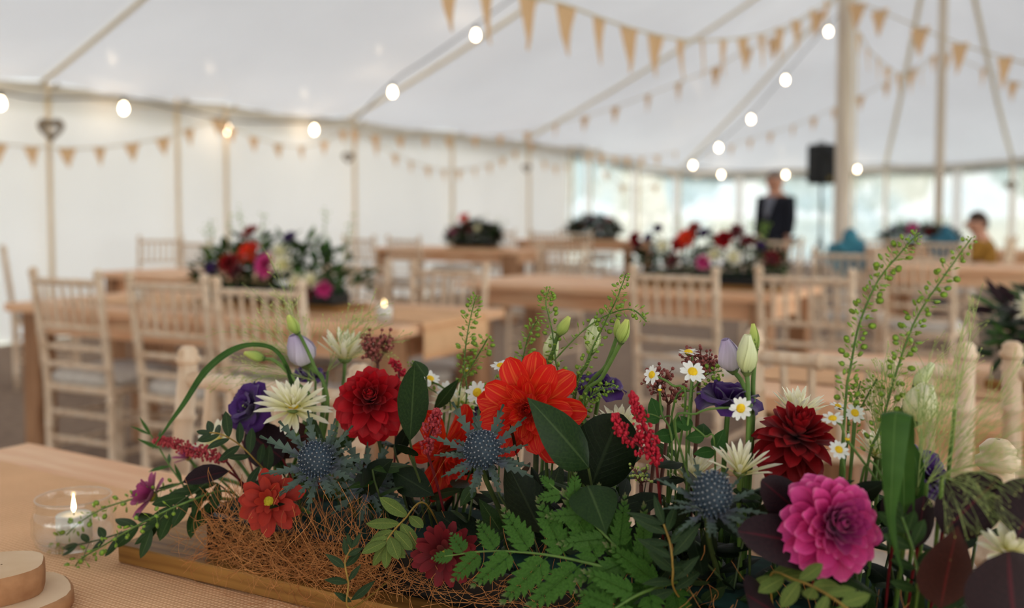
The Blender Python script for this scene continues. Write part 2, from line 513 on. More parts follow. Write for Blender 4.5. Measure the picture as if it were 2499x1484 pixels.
# window end: polyline wstart -> side corner -> end points -> right wall
endline = [wstart, left_pts[-1]] + ENDP + [right_pts[0]]
def end_at(px):
    best = None
    d = ray(px, 500)
    for a, b in zip(endline[:-1], endline[1:]):
        bx, by = b.x - a.x, b.y - a.y
        den = d.x * by - d.y * bx
        if abs(den) < 1e-9: continue
        t = (a.x * by - a.y * bx) / den
        s = ((d.x * t - a.x) * bx + (d.y * t - a.y) * by) / (bx * bx + by * by)
        if -1e-6 <= s <= 1 + 1e-6 and t > 0:
            return a.lerp(b, s)
    return endline[0] if px < 1500 else endline[-1]
wins = [(1386, 1427), (1434, 1540), (1550, 1642), (1662, 1793), (1814, 1894), (1906, 2032), (2046, 2154), (2166, 2322), (2348, 2462), (2480, 2600), (2625, 2760)]
wb_ = MB()
def quad(mb, a, b, z0, z1):
    mb.add([(a.x, a.y, z0), (b.x, b.y, z0), (b.x, b.y, z1), (a.x, a.y, z1)], [(0, 1, 2, 3)], [(0, 0), (1, 0), (1, 1), (0, 1)], False)
prev = wstart
for wi, (x0, x1) in enumerate(wins):
    a, b = end_at(x0), end_at(x1)
    quad(wb_, prev, a, 0, min(prev.z, a.z))
    mids = [a] + [p for p in ENDP + [left_pts[-1]] if (p - a).length + (p - b).length < (a - b).length * 1.002 and (p - a).length > 0.02 and (p - b).length > 0.02] + [b]
    wmb = MB()
    for u, w in zip(mids[:-1], mids[1:]):
        quad(wb_, u, w, 0, 0.12); quad(wb_, u, w, u.z - 0.14, min(u.z, w.z))
        n = 8
        rows = [[], []]
        rows = [[Vector((*(u.lerp(w, s / n) + (AX * (0.03 * math.sin(s * 1.9 + j * 0.9 + wi)) if 0 < s < n else Vector())).xy, 0.12 + (min(u.z, w.z) - 0.26) * j / 8)) for s in range(n + 1)] for j in range(9)]
        wmb.grid(rows)
    struct('window_%d' % (wi + 1), wmb, 'clear_vinyl')
    prev = b
quad(wb_, prev, right_pts[0], 0, right_pts[0].z)
struct('wall_back', wb_, 'wall_canvas')
wr_ = MB()
for i, (a, b, a2, b2) in enumerate(RW):
    quad(wr_, a, a2, 0, a.z); quad(wr_, b2, b, 0, b.z); quad(wr_, a2, b2, a.z - 0.14, a.z)   # unseen side, left open to brighten the inside
struct('wall_right', wr_, 'wall_canvas')
# scalloped valance strip hanging inside along the eave
mb = MB(); rows = [[], [], []]
for i in range(0, 20):
    for s in range(6):
        e = eave_pt(i, s / 6)
        inw = (apex(e) - e); inw.z = 0; inw.normalize()
        for j in range(3):
            rows[j].append(e + inw * (0.03 + 0.012 * j) - Vector((0, 0, 0.02 + 0.045 * j)))
mb.grid(rows); struct('trim_1', mb, 'valance', label='pale canvas strip sewn along the tent eave')
# floor inside, meadow outside
mb = MB(); mb.add([(p.x, p.y, 0.0) for p in ends] , [tuple(range(NL - 1, -1, -1))], None, False)
struct('floor', mb, 'brown_matting')
mb = MB(); g = 180
mb.add([(-g, -g, -0.03), (g, -g, -0.03), (g, g, -0.03), (-g, g, -0.03)], [(0, 1, 2, 3)], None, False)
struct('ground', mb, 'meadow_grass', label='pale mown grass field outside the tent windows')

# ------------------------------------------------------------------ poles
def rings(z, r): return r
pole_me = MB().lathe([(0.004, 0.0), (0.026, 0.0), (0.026, 0.4), (0.024, 1.4), (0.024, 2.2), (0.019, 2.24), (0.019, 2.36), (0.005, 2.37)], 12).data('tent_pole', 'pole_wood')
rope_me = MB()
for k in range(3): rope_me.tube([(0.03 * math.cos(a), 0.03 * math.sin(a), 2.16 + 0.025 * k + 0.003 * a / 6) for a in [i * math.pi / 6 for i in range(13)]], 0.007, 5)
rope_data = rope_me.data('rope_lashing', 'strap_webbing')
flap_me = MB().add([(-0.02, 0, 2.26), (0.02, 0, 2.26), (0.02, 0.18, 2.36), (-0.02, 0.20, 2.30)], [(0, 1, 2, 3), (3, 2, 1, 0)], None, False).data('canvas_flap', 'valance')
def side_pole(q, label, group, zt=None, inw=None):
    inw = inw or NX
    t = thing('tent_pole', label, 'pole', (q.x, q.y, 0), math.atan2(inw.y, inw.x) - math.pi / 2, group)
    s = (zt or HE) / 2.40
    part('shaft', pole_me, t, Matrix.Scale(s, 4)); part('rope_lashing', rope_data, t, Matrix.Scale(s, 4)); part('canvas_flap', flap_me, t, Matrix.Scale(s, 4))
    return t
for k, lb in ((0, 'slim side pole behind the large wicker heart on the plain wall'), (0.69, 'slim side pole beside a lone pennant end on the plain wall'),
        (1, 'slim side pole lit by the bare bulb hanging before it'), (2, 'slim side pole with a wicker heart where the bulb-strung strap meets the wall'),
        (3, 'slim side pole behind the middle of the deep sagging bunting'), (4, 'slim side pole with the small wicker heart where several buntings meet'),
        (4.66, 'slim side pole where the plain canvas ends and the clear panes begin'), (5, 'slim side pole at the first clear panes')):
    q = wallp(k) + NX * 0.10
    side_pole(q, lb, 'side poles along the plain white wall', eave_z(k))
for px, lb in ((1545, 'slim pole before the panes crossed by low pale bunting'), (1650, 'slim corner pole from which the five-bulb string climbs'), (1900, 'slim window-wall pole behind the man in the dark suit'),
        (2160, 'slim window-wall pole between the two king poles'), (2470, 'slim window-wall pole behind a wicker heart')):
    q = end_at(px); iw = apex(q) - q; iw.z = 0; iw.normalize(); q = q + iw * 0.22
    side_pole(q, lb, 'side poles along the window wall', q.z - 0.02, iw)
def king(q, r, label):
    t = thing('king_pole', label, 'pole', (q.x, q.y, 0))
    part('shaft', MB().lathe([(0.005, 0), (r, 0), (r, 0.3), (r * 0.98, 2.0), (r * 0.95, 5.05), (0.01, 5.07)], 24).data('shaft', 'king_pole_wood'), t)
    part('steel_collar', MB().lathe([(r, 4.75), (r * 1.25, 4.77), (r * 1.25, 4.9), (r, 4.92)], 20).data('steel_collar', 'strap_webbing'), t)
    return t
king(K1, 0.066, 'thick wooden king pole holding up the roof beside the black loudspeaker')
king(K2, 0.052, 'wooden king pole holding up the roof near the seated person in mustard')
# steel conduit strapped up the big pole
pc = thing('power_cable', 'thin grey cable running up the thick king pole', 'cable', (K1.x + 0.085, K1.y - 0.02, 0))
part('cable_run', MB().tube([(0, 0, z * 0.5) for z in range(0, 10)], 0.009, 8).data('cable_run', 'strap_webbing'), pc)

# ------------------------------------------------------------------ bunting
noisy('hessian_pennant', C(226, 184, 140), C(238, 202, 160), 60, 0.9, trans=0.45)
noisy('jute_string', C(206, 190, 160), C(220, 205, 178), 40, 0.9)
def pennant_mesh(w, h, seed):
    rnd = random.Random(seed); mb = MB(); n = 5; rows = []
    for j in range(n + 1):
        v = j / n; ww = w / 2 * (1 - v) + 0.004
        rows.append([(x * ww + 0.006 * v * rnd.uniform(-1, 1), 0.012 * math.sin(3 * v + seed) * v + 0.006 * x * x, -h * v) for x in (-1, 0, 1)])
    return mb.grid(rows).data('pennant', 'hessian_pennant')
PEN = {}
def bunting(label, A, B, tops, w=0.15, h=0.19, face=None, skip=()):
    A3, B3 = P(A[0], 500, A[1]), P(B[0], 500, B[1])
    pts = [on_plan(x, y, A3, B3) for x, y in tops]
    t = thing('bunting', label, 'bunting', pts[0], 0, 'strings of hessian bunting')
    part('string', MB().tube(spline(pts, 4), 0.006, 5).data('string', 'jute_string'), t, Matrix(), True)
    key = (round(w, 3), round(h, 3))
    if key not in PEN: PEN[key] = [pennant_mesh(w, h, s) for s in (1, 2, 3)]
    for i, p in enumerate(pts):
        if i in skip: continue
        tg = pts[min(i + 1, len(pts) - 1)] - pts[max(i - 1, 0)]
        x = Vector((tg.x, tg.y, 0)).normalized()
        a = math.atan2(x.y, x.x) + random.uniform(-0.25, 0.25)
        part('pennant', PEN[key][i % 3], t, Matrix.Translation(p) @ Matrix.Rotation(a, 4, 'Z') @ Matrix.Rotation(random.uniform(-0.1, 0.1), 4, 'Y'), True)
def wy(px, d=0.35):
    q = on_plan(px, 400, wallp(0), wallp(5)); return q.y - d
bunting('hessian bunting of large pennants swooping across the roof to the thick king pole', (1185, 3.7), (2040, K1.y - 0.1),
        [(1100, -70), (1190, -32), (1290, -8), (1385, 14), (1465, 44), (1537, 68), (1603, 86), (1663, 97), (1717, 99), (1768, 97), (1815, 92), (1860, 84), (1905, 68), (1945, 50), (1985, 25), (2020, 2)], 0.135, 0.21)
bunting('hessian bunting rising from the plain wall up to the thick king pole', (1290, wy(1290, 1.3)), (2040, K1.y - 0.55),
        [(1290, 322), (1355, 302), (1427, 284), (1500, 262), (1580, 232), (1655, 202), (1745, 165), (1820, 122), (1890, 92), (1945, 58), (1995, 28)], 0.17, 0.19)
bunting('hessian bunting sagging below the wicker heart along the plain wall', (-60, wy(-60, .75)), (530, wy(530, .75)),
        [(-90, 335), (-5, 350), (78, 358), (165, 362), (245, 360), (322, 350), (398, 337), (462, 315), (530, 290)], 0.155, 0.165)
bunting('short hessian bunting of four pennants on the plain wall between two bare bulbs', (530, wy(530, .55)), (848, wy(848, .55)),
        [(548, 300), (566, 312), (620, 335), (680, 352), (737, 358), (792, 345), (838, 318)], 0.125, 0.155)
bunting('upper hessian bunting along the plain wall eave between two hearts', (850, wy(850, .9)), (1290, wy(1290, .9)),
        [(865, 318), (918, 330), (977, 333), (1040, 333), (1095, 335), (1160, 333), (1222, 330), (1285, 322)], 0.15, 0.17)
bunting('lower hessian bunting with small pennants sagging deep along the plain wall', (850, wy(850, 0.6)), (1300, wy(1300, 0.6)),
        [(872, 322), (920, 352), (965, 377), (1005, 395), (1045, 407), (1085, 415), (1122, 415), (1160, 410), (1195, 400), (1228, 385), (1258, 368), (1295, 345)], 0.12, 0.155)
bunting('short hessian bunting just before the window wall begins', (1300, wy(1300, .7)), (1430, wy(1430, .7)),
        [(1300, 350), (1330, 395), (1356, 405), (1385, 402), (1425, 378)], 0.12, 0.15)
bunting('small hessian bunting along the eave at the start of the window wall', (1440, 15.9), (1660, 18.6),
        [(1440, 370), (1468, 377), (1500, 381), (1532, 383), (1567, 384), (1605, 380), (1650, 370)], 0.2, 0.2)
bunting('low pale bunting hanging across the window panes at the corner', (1440, 15.6), (1650, 18.4),
        [(1440, 378), (1480, 420), (1520, 452), (1560, 462), (1600, 452), (1640, 415)], 0.16, 0.16)
bunting('small hessian bunting climbing from the window wall to the slimmer king pole', (1690, 20.3), (2290, K2.y - 0.3),
        [(1690, 392), (1730, 372), (1785, 355), (1830, 340), (1880, 325), (1935, 307), (1985, 287), (2035, 264), (2100, 235), (2162, 203), (2228, 168), (2280, 135)], 0.17, 0.19)
bunting('hessian bunting of wide pennants falling away from the thick king pole past the slimmer one', (2075, K1.y - 0.3), (2545, 6.0),
        [(2092, 8), (2145, 25), (2245, 68), (2340, 106), (2450, 140), (2545, 165)], 0.19, 0.205)
bunting('hessian bunting sagging between the two king poles', (2090, K1.y + 0.1), (2285, K2.y - 0.1),
        [(2098, 80), (2120, 122), (2145, 145), (2168, 165), (2195, 180), (2222, 181), (2250, 168), (2278, 138)], 0.17, 0.19)
bunting('hessian bunting of two pennants beyond the slimmer king pole', (2300, K2.y - 0.35), (2560, 9.2),
        [(2312, 132), (2398, 168), (2472, 200), (2560, 220)], 0.18, 0.19)

# ------------------------------------------------------------------ festoon bulbs
emit('bulb_glow', (1.0, 0.78, 0.52, 1), 14.0)
noisy('black_rubber', C(22, 22, 22), C(34, 33, 32), 30, 0.5)
noisy('brass_cap', C(90, 74, 48), C(120, 98, 64), 30, 0.4)
bulb_me = MB().lathe([(0.002, -0.105), (0.016, -0.10), (0.028, -0.082), (0.031, -0.062), (0.026, -0.038), (0.016, -0.018), (0.013, -0.002)], 14).data('bulb', 'bulb_glow')
sock_me = MB().lathe([(0.004, 0.05), (0.012, 0.048), (0.019, 0.03), (0.02, 0.0), (0.016, -0.008), (0.004, -0.008)], 12).data('lamp_holder', 'black_rubber')
def festoon(label, wires, bulbs):
    t = thing('festoon_lights', label, 'string lights', wires[0], 0, 'festoon lights under the roof')
    part('cable', MB().tube(spline(wires, 5), 0.008, 5).data('cable', 'black_rubber'), t, Matrix(), True)
    for b in bulbs:
        s = part('lamp_holder', sock_me, t, Matrix.Translation(b + Vector((0, 0, 0.062))), True)
        o = part('bulb', bulb_me, s)
def up(q, d): return q + Vector((0, 0, d))
bl = [P(x, y, wy(x, 0.3)) for x, y in ((2, 254), (302, 266), (557, 317), (767, 318))]
wl = [P(-90, 215, wy(-90, .3)), up(bl[0], .1), P(100, 240, wy(100, .3)), up(bl[1], .1), P(420, 262, wy(420, .3)), up(bl[2], .1), P(660, 298, wy(660, .3)), up(bl[3], .1), P(845, 288, wy(845, .3))]
festoon('festoon string with warm round bulbs sagging along the plain wall eave', wl, bl)
e2 = left_pts[11]; a2 = apex(e2)
e2 = e2 - AX * 0.7 ; a2 = a2 - AX * 0.7
bs = [on_plan(x, y, (e2.x, e2.y), (a2.x, a2.y)) for x, y in ((958, 226), (1161, 87))]
festoon('festoon string of two bulbs along the roof seam strap', [on_plan(868, 292, (e2.x, e2.y), (a2.x, a2.y)), up(bs[0], .11), up(bs[0].lerp(bs[1], .5), .1), up(bs[1], .11), on_plan(1300, -40, (e2.x, e2.y), (a2.x, a2.y))], bs)
eh = ENDP[0]; ah = apex(eh); sh_ = (ah - eh); sh_ = Vector((sh_.y, -sh_.x, 0)).normalized() * 0.5; sh_ = sh_ if sh_.y < 0 else -sh_; eh = eh + sh_; ah = ah + sh_
bh = [on_plan(x, y, (eh.x, eh.y), (ah.x, ah.y)) for x, y in ((1691, 404), (1754, 361), (1833, 292), (1917, 196), (2022, 78))]
festoon('festoon string of five bulbs climbing from the window wall corner into the roof', [on_plan(1676, 410, (eh.x, eh.y), (ah.x, ah.y))] + [up(b, .1) for b in bh] + [on_plan(2090, 0, (eh.x, eh.y), (ah.x, ah.y))], bh)
be = [P(1760, 427, 20.9), P(1917, 427, 21.4), P(2092, 414, 20.9)]
festoon('festoon string of three bulbs along the top of the window wall', [P(1680, 405, 20.6), up(be[0], .11), P(1840, 418, 21.2), up(be[1], .11), P(2000, 413, 21.2), up(be[2], .11), P(2190, 402, 20.5)], be)

# ------------------------------------------------------------------ hanging wicker hearts
noisy('wicker', C(120, 100, 80), C(164, 142, 116), 60, 0.9)
def heart(px, py, Y, size, label):
    c = P(px, py, Y)
    t = thing('wicker_heart', label, 'heart decoration', c, random.uniform(-.3, .3), 'hanging wicker hearts')
    mb = MB(); rnd = random.Random(int(px))
    for k in range(26):
        s = 0.35 + 0.65 * math.sqrt(rnd.random()); off = rnd.uniform(-.28, .28) * (1.1 - s) * 1.6; ph = rnd.random() * 6
        pts = []
        for i in range(25):
            a = 2 * math.pi * i / 24
            x = 16 * math.sin(a) ** 3; z = 13 * math.cos(a) - 5 * math.cos(2 * a) - 2 * math.cos(3 * a) - math.cos(4 * a)
            pts.append((x / 33 * s * size, off * size + 0.02 * size * math.sin(5 * a + ph), (z + 2) / 33 * s * size))
        mb.tube(pts, 0.018 * size, 4, cap=False)
    part('woven_frame', mb.data('woven_frame', 'wicker'), t)
    part('hanging_cord', MB().tube([(0, 0, size * .28), (0, 0, size * .28 + .3)], 0.003, 5).data('hanging_cord', 'jute_string'), t)
heart(125, 318, wy(125, .35), 0.24, 'large wicker heart hanging over the sagging bunting on the plain wall')
heart(850, 386, wy(850, .5), 0.16, 'wicker heart hanging on the pole where the seam strap meets the wall')
heart(1285, 412, wy(1285, .5), 0.15, 'small wicker heart on the plain wall pole nearest the windows')
heart(2467, 455, 18.6, 0.22, 'wicker heart hanging on a pole before the clear windows')

# ------------------------------------------------------------------ trees beyond the windows
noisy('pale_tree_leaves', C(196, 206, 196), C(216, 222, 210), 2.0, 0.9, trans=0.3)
noisy('tree_bark', C(120, 110, 96), C(150, 138, 120), 4, 0.9)
def far_tree(x, y, h, w, label, seed):
    rnd = random.Random(seed)
    t = thing('tree', label, 'tree', (x, y, -0.03), 0, 'trees beyond the field')
    part('trunk', MB().tube([(0, 0, 0), (0.1, 0, h * .3), (0, .1, h * .6)], [h * .03, h * .025, h * .012], 8).data('trunk', 'tree_bark'), t)
    mb = MB()
    for k in range(420):
        a = rnd.random() * 6.283; z = rnd.uniform(-1, 1); rr = math.sqrt(1 - z * z) * (0.75 + .3 * rnd.random())
        c = Vector((rr * math.cos(a) * w, rr * math.sin(a) * w, h * .58 + z * h * .42))
        q = Euler((rnd.random() * 6, rnd.random() * 6, 0)).to_matrix(); s = h * .09
        mb.add([c + q @ Vector(v) * s for v in ((-1, 0, 0), (0, -.7, 0.2), (1, 0, 0), (0, .7, .2))], [(0, 1, 2, 3)], None, False)
    part('crown', mb.data('crown', 'pale_tree_leaves'), t, kind='stuff')
for i, (x, y, h, w) in enumerate(((9, 66, 8, 5), (24, 72, 7, 6), (40, 70, 9, 6), (58, 66, 8, 6), (1, 75, 7, 5))):
    far_tree(x, y, h, w, ['broad pale tree standing far beyond the field', 'low pale tree far beyond the window wall'][i % 2], i + 3)

# ================================================================== FURNITURE
noisy('limewashed_wood', C(236, 214, 188), C(214, 180, 146), 9, 0.55, (6, 6, 0.8), bump=0.15)
noisy('seat_cloth', C(190, 178, 166), C(208, 198, 186), 30, 0.9, sheen=0.3)
noisy('table_wood', C(232, 172, 128), C(248, 206, 166), 3.2, 0.55, (1.2, 14, 6), bump=0.2, detail=6)
noisy('table_leg_wood', C(146, 102, 70), C(184, 138, 102), 5, 0.6, (9, 9, 1.0), bump=0.2)
def hessian(name, c1, c2, period):
    m, nt, out = newmat(name)
    v = coords(nt, 'Object')
    w = []
    for d in ('X', 'Y'):
        t = nd(nt, 'ShaderNodeTexWave', Scale=(1 / period) / 1.0 * 0.314, Distortion=0.6, Detail=1)
        t.bands_direction = d; t.inputs['Detail Scale'].default_value = 4
        nt.links.new(v, t.inputs['Vector']); w.append(t.outputs['Fac'])
    mu = nd(nt, 'ShaderNodeMath', operation='MULTIPLY'); nt.links.new(w[0], mu.inputs[0]); nt.links.new(w[1], mu.inputs[1])
    n = nd(nt, 'ShaderNodeTexNoise', Scale=6, Detail=5); nt.links.new(v, n.inputs['Vector'])
    c = ramp(nt, [(0.0, c1), (0.45, c2)], mu.outputs[0])
    c = mixc(nt, 1.0, c, ramp(nt, [(0.3, (0.86, 0.84, 0.82, 1)), (0.7, (1.08, 1.08, 1.08, 1))], n.outputs['Fac']), 'MULTIPLY')
    b = nd(nt, 'ShaderNodeBsdfPrincipled', Roughness=0.9); nt.links.new(c, b.inputs['Base Color'])
    bp = nd(nt, 'ShaderNodeBump', Strength=0.7, Distance=0.0012); nt.links.new(mu.outputs[0], bp.inputs['Height']); nt.links.new(bp.outputs[0], b.inputs['Normal'])
    nt.links.new(b.outputs[0], out.inputs[0])
hessian('hessian_runner', C(216, 158, 112), C(252, 208, 160), 0.0052)

CH = 0.93
def knots(pts, r, ks, b=1.28):
    """tube along pts with turned rings (bamboo knots) at fractions ks"""
    a, c = Vector(pts[0]), Vector(pts[-1])
    ln = sum((Vector(pts[i + 1]) - Vector(pts[i])).length for i in range(len(pts) - 1)); e = 0.0045 / ln
    fr = sorted(set([0, 1] + [k + d * e for k in ks for d in (-1.8, -1, -0.5, 0.5, 1, 1.8)] + [i / 8 for i in range(9)]))
    P_, R_ = [], []
    pl = [Vector(p) for p in pts]
    for f in fr:
        x = f * (len(pl) - 1); i = min(int(x), len(pl) - 2)
        P_.append(pl[i].lerp(pl[i + 1], x - i))
        rr = r
        for k in ks:
            d = abs(f - k)
            if d < e * 0.7: rr = r * b
            elif d < e * 1.2: rr = r * (1 + (b - 1) * 0.7)
        R_.append(rr)
    return P_, R_
def post_pts(s): return [(s * 0.185, -0.175, 0), (s * 0.185, -0.18, 0.45), (s * 0.19, -0.235, CH - 0.03)]
def chair_meshes():
    D = {}
    for s, nm in ((-1, 'pl'), (1, 'pr')):
        pts = [Vector(p) for p in post_pts(s)]
        mb = MB(); p, r = knots(pts, 0.0165, (0.12, 0.3, 0.44, 0.60, 0.74, 0.90), 1.2)
        mb.tube(p, r, 10)
        t = pts[-1]; mb.lathe([(0.0165, 0), (0.021, 0.004), (0.021, 0.012), (0.0165, 0.015), (0.0175, 0.022), (0.010, 0.030), (0.002, 0.031)], 10, Matrix.Translation(t))
        D[nm] = mb.data('leg', 'limewashed_wood')
        mb = MB(); p, r = knots([(s * 0.19, 0.19, 0), (s * 0.185, 0.185, 0.44)], 0.0165, (0.2, 0.55, 0.85), 1.22); mb.tube(p, r, 10)
        D['f' + nm] = mb.data('leg', 'limewashed_wood')
    def rail(z, r=0.0115, ks=(0.33, 0.66)):
        f = (z - 0.45) / (CH - 0.03 - 0.45); y = -0.18 - 0.055 * f if z > 0.45 else -0.178
        x = 0.185 + 0.004 * f
        p, rr = knots([(-x, y, z), (x, y, z)], r, ks); return MB().tube(p, rr, 8)
    D['top'] = rail(0.875, 0.014).data('top_rail', 'limewashed_wood')
    for i, z in enumerate((0.69, 0.605, 0.53)): D['r%d' % i] = rail(z).data('back_rail', 'limewashed_wood')
    for i in range(6):
        x = -0.185 + 0.37 * (i + 1) / 7
        p, rr = knots([(x, -0.18 - 0.055 * 0.533, 0.69), (x, -0.18 - 0.055 * 0.944, 0.875)], 0.0085, (0.5,), 1.35)
        D['s%d' % i] = MB().tube(p, rr, 6).data('spindle', 'limewashed_wood')
    mb = MB(); mb.box((0, 0.0, 0.435), (0.40, 0.40, 0.03), bev=0.01); D['seat'] = mb.data('seat_frame', 'limewashed_wood')
    rows = []
    for j, (rr, z) in enumerate(((0.03, 0.452), (0.19, 0.452), (0.20, 0.462), (0.202, 0.48), (0.185, 0.498), (0.12, 0.508), (0.01, 0.512))):
        row = []
        for k in range(24):
            a = 2 * math.pi * k / 24; c, s_ = math.cos(a), math.sin(a)
            q = rr * (abs(c) ** 5 + abs(s_) ** 5) ** (-1 / 5)
            row.append((q * c, q * s_, z))
        rows.append(row)
    D['cushion'] = MB().grid(rows, closed=True).data('cushion', 'seat_cloth')
    for i, (a, b) in enumerate((((-.187, .187, .26), (.187, .187, .26)), ((-.185, -.176, .22), (.185, -.176, .22)), ((-.185, -.176, .33), (.185, -.176, .33)),
                                ((-.187, -.176, .18), (-.187, .187, .18)), ((.187, -.176, .18), (.187, .187, .18)), ((-.187, -.177, .30), (-.187, .187, .30)), ((.187, -.177, .30), (.187, .187, .30)))):
        p, rr = knots([a, b], 0.0105, (0.33, 0.66)); D['t%d' % i] = MB().tube(p, rr, 7).data('stretcher', 'limewashed_wood')
    return D
CD = chair_meshes()
CNAMES = {'pl': 'leg', 'pr': 'leg', 'fpl': 'leg', 'fpr': 'leg', 'top': 'top_rail', 'seat': 'seat_frame', 'cushion': 'cushion'}
def chair(loc, face, label, group=None):
    """face = plan direction the sitter looks"""
    t = thing('dining_chair', label, 'chair', (loc[0], loc[1], 0), math.atan2(face.y, face.x) - math.pi / 2, group)
    for k, me in CD.items():
        nm = CNAMES.get(k) or {'r': 'back_rail', 's': 'spindle', 't': 'stretcher'}[k[0]]
        part(nm, me, t)
    return t
def chair_px(px, py, face, label, group=None, z=CH):
    """(px,py): middle of the top of the chair back"""
    face = Vector((face[0], face[1], 0)).normalized()
    q = G(px, py, z)
    return chair(q + face * 0.235, face, label, group)

def table(name_label, corner, u, n, L, D, plank_n=5, z=0.75, leg=0.10, inset=0.10, mat='table_wood', lmat='table_leg_wood', group=None):
    """corner: plan point of one top corner, u along length, n across"""
    c = Vector((corner[0], corner[1], 0))
    rz = math.atan2(u.y, u.x)
    t = thing('trestle_table', name_label, 'table', c, rz, group)
    sgn = 1 if (Matrix.Rotation(rz, 3, 'Z') @ Vector((0, 1, 0))).dot(n) > 0 else -1
    pw = D / plank_n
    for i in range(plank_n):
        mb = MB(); mb.box((L / 2 + 0.004 * (i % 2), sgn * (i + 0.5) * pw, z - 0.018), (L, pw - 0.0015, 0.036), bev=0.002)
        part('plank', mb.data('plank', mat), t)
    for sx in (inset, L - inset):
        for sy in (inset, D - inset):
            part('leg', MB().box((sx, sgn * sy, (z - 0.036) / 2), (leg, leg, z - 0.036), bev=0.006).data('leg', lmat), t)
    for sy in (inset, D - inset):
        part('apron', MB().box((L / 2, sgn * sy, z - 0.036 - 0.05), (L - 2 * inset - leg, 0.03, 0.10)).data('apron', mat), t)
    for sx in (inset, L - inset):
        part('apron', MB().box((sx, sgn * D / 2, z - 0.036 - 0.05), (0.03, D - 2 * inset - leg, 0.10)).data('apron', mat), t)
    return t
def runner(label, c, u, n, s0, s1, o0, o1, z=0.75, drop0=0.0, drop1=0.0, group=None, frayed=True):
    """hessian cloth on a table: along u from s0 to s1, across n from o0 to o1; drop at the ends"""
    t = thing('table_runner', label, 'table runner', Vector((c[0], c[1], z)), math.atan2(u.y, u.x), group)
    sg = 1 if (Matrix.Rotation(math.atan2(u.y, u.x), 3, 'Z') @ Vector((0, 1, 0))).dot(n) > 0 else -1
    rnd = random.Random(4); path = []
    if drop0: path += [(s0 - 0.016, -drop0), (s0 - 0.018, -drop0 * .5), (s0 - 0.016, -0.012), (s0 - 0.007, 0.0035)]
    N = 40
    path += [(s0 + (s1 - s0) * i / N, 0.0052) for i in range(N + 1)]
    if drop1: path += [(s1 + 0.007, 0.0035), (s1 + 0.012, -0.02), (s1 + 0.016, -drop1 * .5), (s1 + 0.012, -drop1)]
    M_ = 26
    top = [[(s, sg * (o0 + (o1 - o0) * k / M_ + (0.004 * rnd.uniform(-1, 1) if k in (0, M_) else 0)), z_ + (0.0010 * math.sin(s * 31 + k * .7) * (1 if 0 < k < M_ else 0))) for k in range(M_ + 1)] for s, z_ in path]
    mb = MB().grid(top)
    mb.grid([[(x, y, z_ - 0.0018) for x, y, z_ in r] for r in top])
    part('cloth', mb.data('cloth', 'hessian_runner'), t)
    if frayed:
        mb = MB()
        for o in (o0, o1):
            for k in range(130):
                s = s0 + (s1 - s0) * rnd.random(); d = -1 if o == o0 else 1
                y = sg * (o - d * 0.003); ln = rnd.uniform(.004, .014)
                mb.tube([(s, y, 0.0045), (s + rnd.uniform(-.006, .006), y + sg * d * ln, 0.0012)], 0.0004, 3, cap=False)
        part('frayed_edge', mb.data('frayed_edge', 'hessian_runner'), t, kind='stuff')
    return t

# ---- nearest table: far corner seen at (70,1080); far edge runs towards (380,1142)
ZT = 0.75
tc0 = G(72, 1080, ZT); tc1 = G(382, 1144, ZT)
U1 = (tc1 - tc0); U1.z = 0; U1.normalize()
N1 = Vector((U1.y, -U1.x, 0)); N1 = N1 if N1.y < 0 else -N1            # towards the photographer
table('pale plank table carrying the big flower trough and the candle jar', tc0, U1, N1, 2.3, 0.95, 6)
runner('hessian runner with frayed edge under the big flower trough', tc0, U1, N1, 0.02, 2.25, 0.115, 0.80)

AXd = AX; UT = Vector((NX.x, NX.y, 0))                                  # other tables lie across the tent
rot = lambda v, a: Matrix.Rotation(a, 3, 'Z') @ v
# ---- second table (left, with big arrangement); near right corner at (960,832)
U2 = -rot(UT, R(6)); N2 = Vector((-U2.y, U2.x, 0)); N2 = N2 if N2.y > 0 else -N2
t2c = G(972, 802, ZT)
table('orange-brown plank table with a hessian runner end hanging down', t2c, U2, N2, 2.1, 0.80)
runner('hessian runner hanging over the end of the orange-brown table', t2c, U2, N2, 0.0, 1.9, 0.14, 0.62, drop0=0.13)
# ---- right table behind the nearest right chairs
t6c = G(1752, 955, ZT); U6 = rot(UT, R(1)); N6 = Vector((-U6.y, U6.x, 0)); N6 = N6 if N6.y > 0 else -N6
table('plank table behind the chair with rails among the seed stalks, with flowers and hessian', t6c, U6, N6, 2.2, 0.80)
runner('hessian runner lying on the plank table behind the chairs among the seed stalks', t6c, U6, N6, 0.0, 2.1, 0.20, 0.60)
# ---- middle table with the long red arrangement
t4c = G(1895, 724, ZT); U4 = -UT; N4 = Vector((-U4.y, U4.x, 0)); N4 = N4 if N4.y > 0 else -N4
table('plank table under the long red and white flower arrangement', t4c, U4, N4, 1.9, 0.80)
# ---- far tables
t3c = G(1250, 613, ZT); U3 = -UT
table('far plank table with thick legs before the plain white wall', t3c, U3, N4, 1.9, 0.80, leg=0.13)
t5c = G(520, 680, ZT)
table('plank table by the plain wall behind the tall bushy arrangement', t5c, -UT, N4, 1.2, 0.60)
t7c = G(1540, 590, ZT)
table('far plank table near the corner where the windows start', t7c, -UT, N4, 1.9, 0.80)
t8c = G(2125, 648, ZT); table('plank table beside the teal shawl chair', t8c, UT, N4, 1.9, 0.80)
t9c = G(2085, 606, ZT); table('far plank table in front of the window wall with a dark arrangement', t9c, UT, N4, 1.9, 0.80)

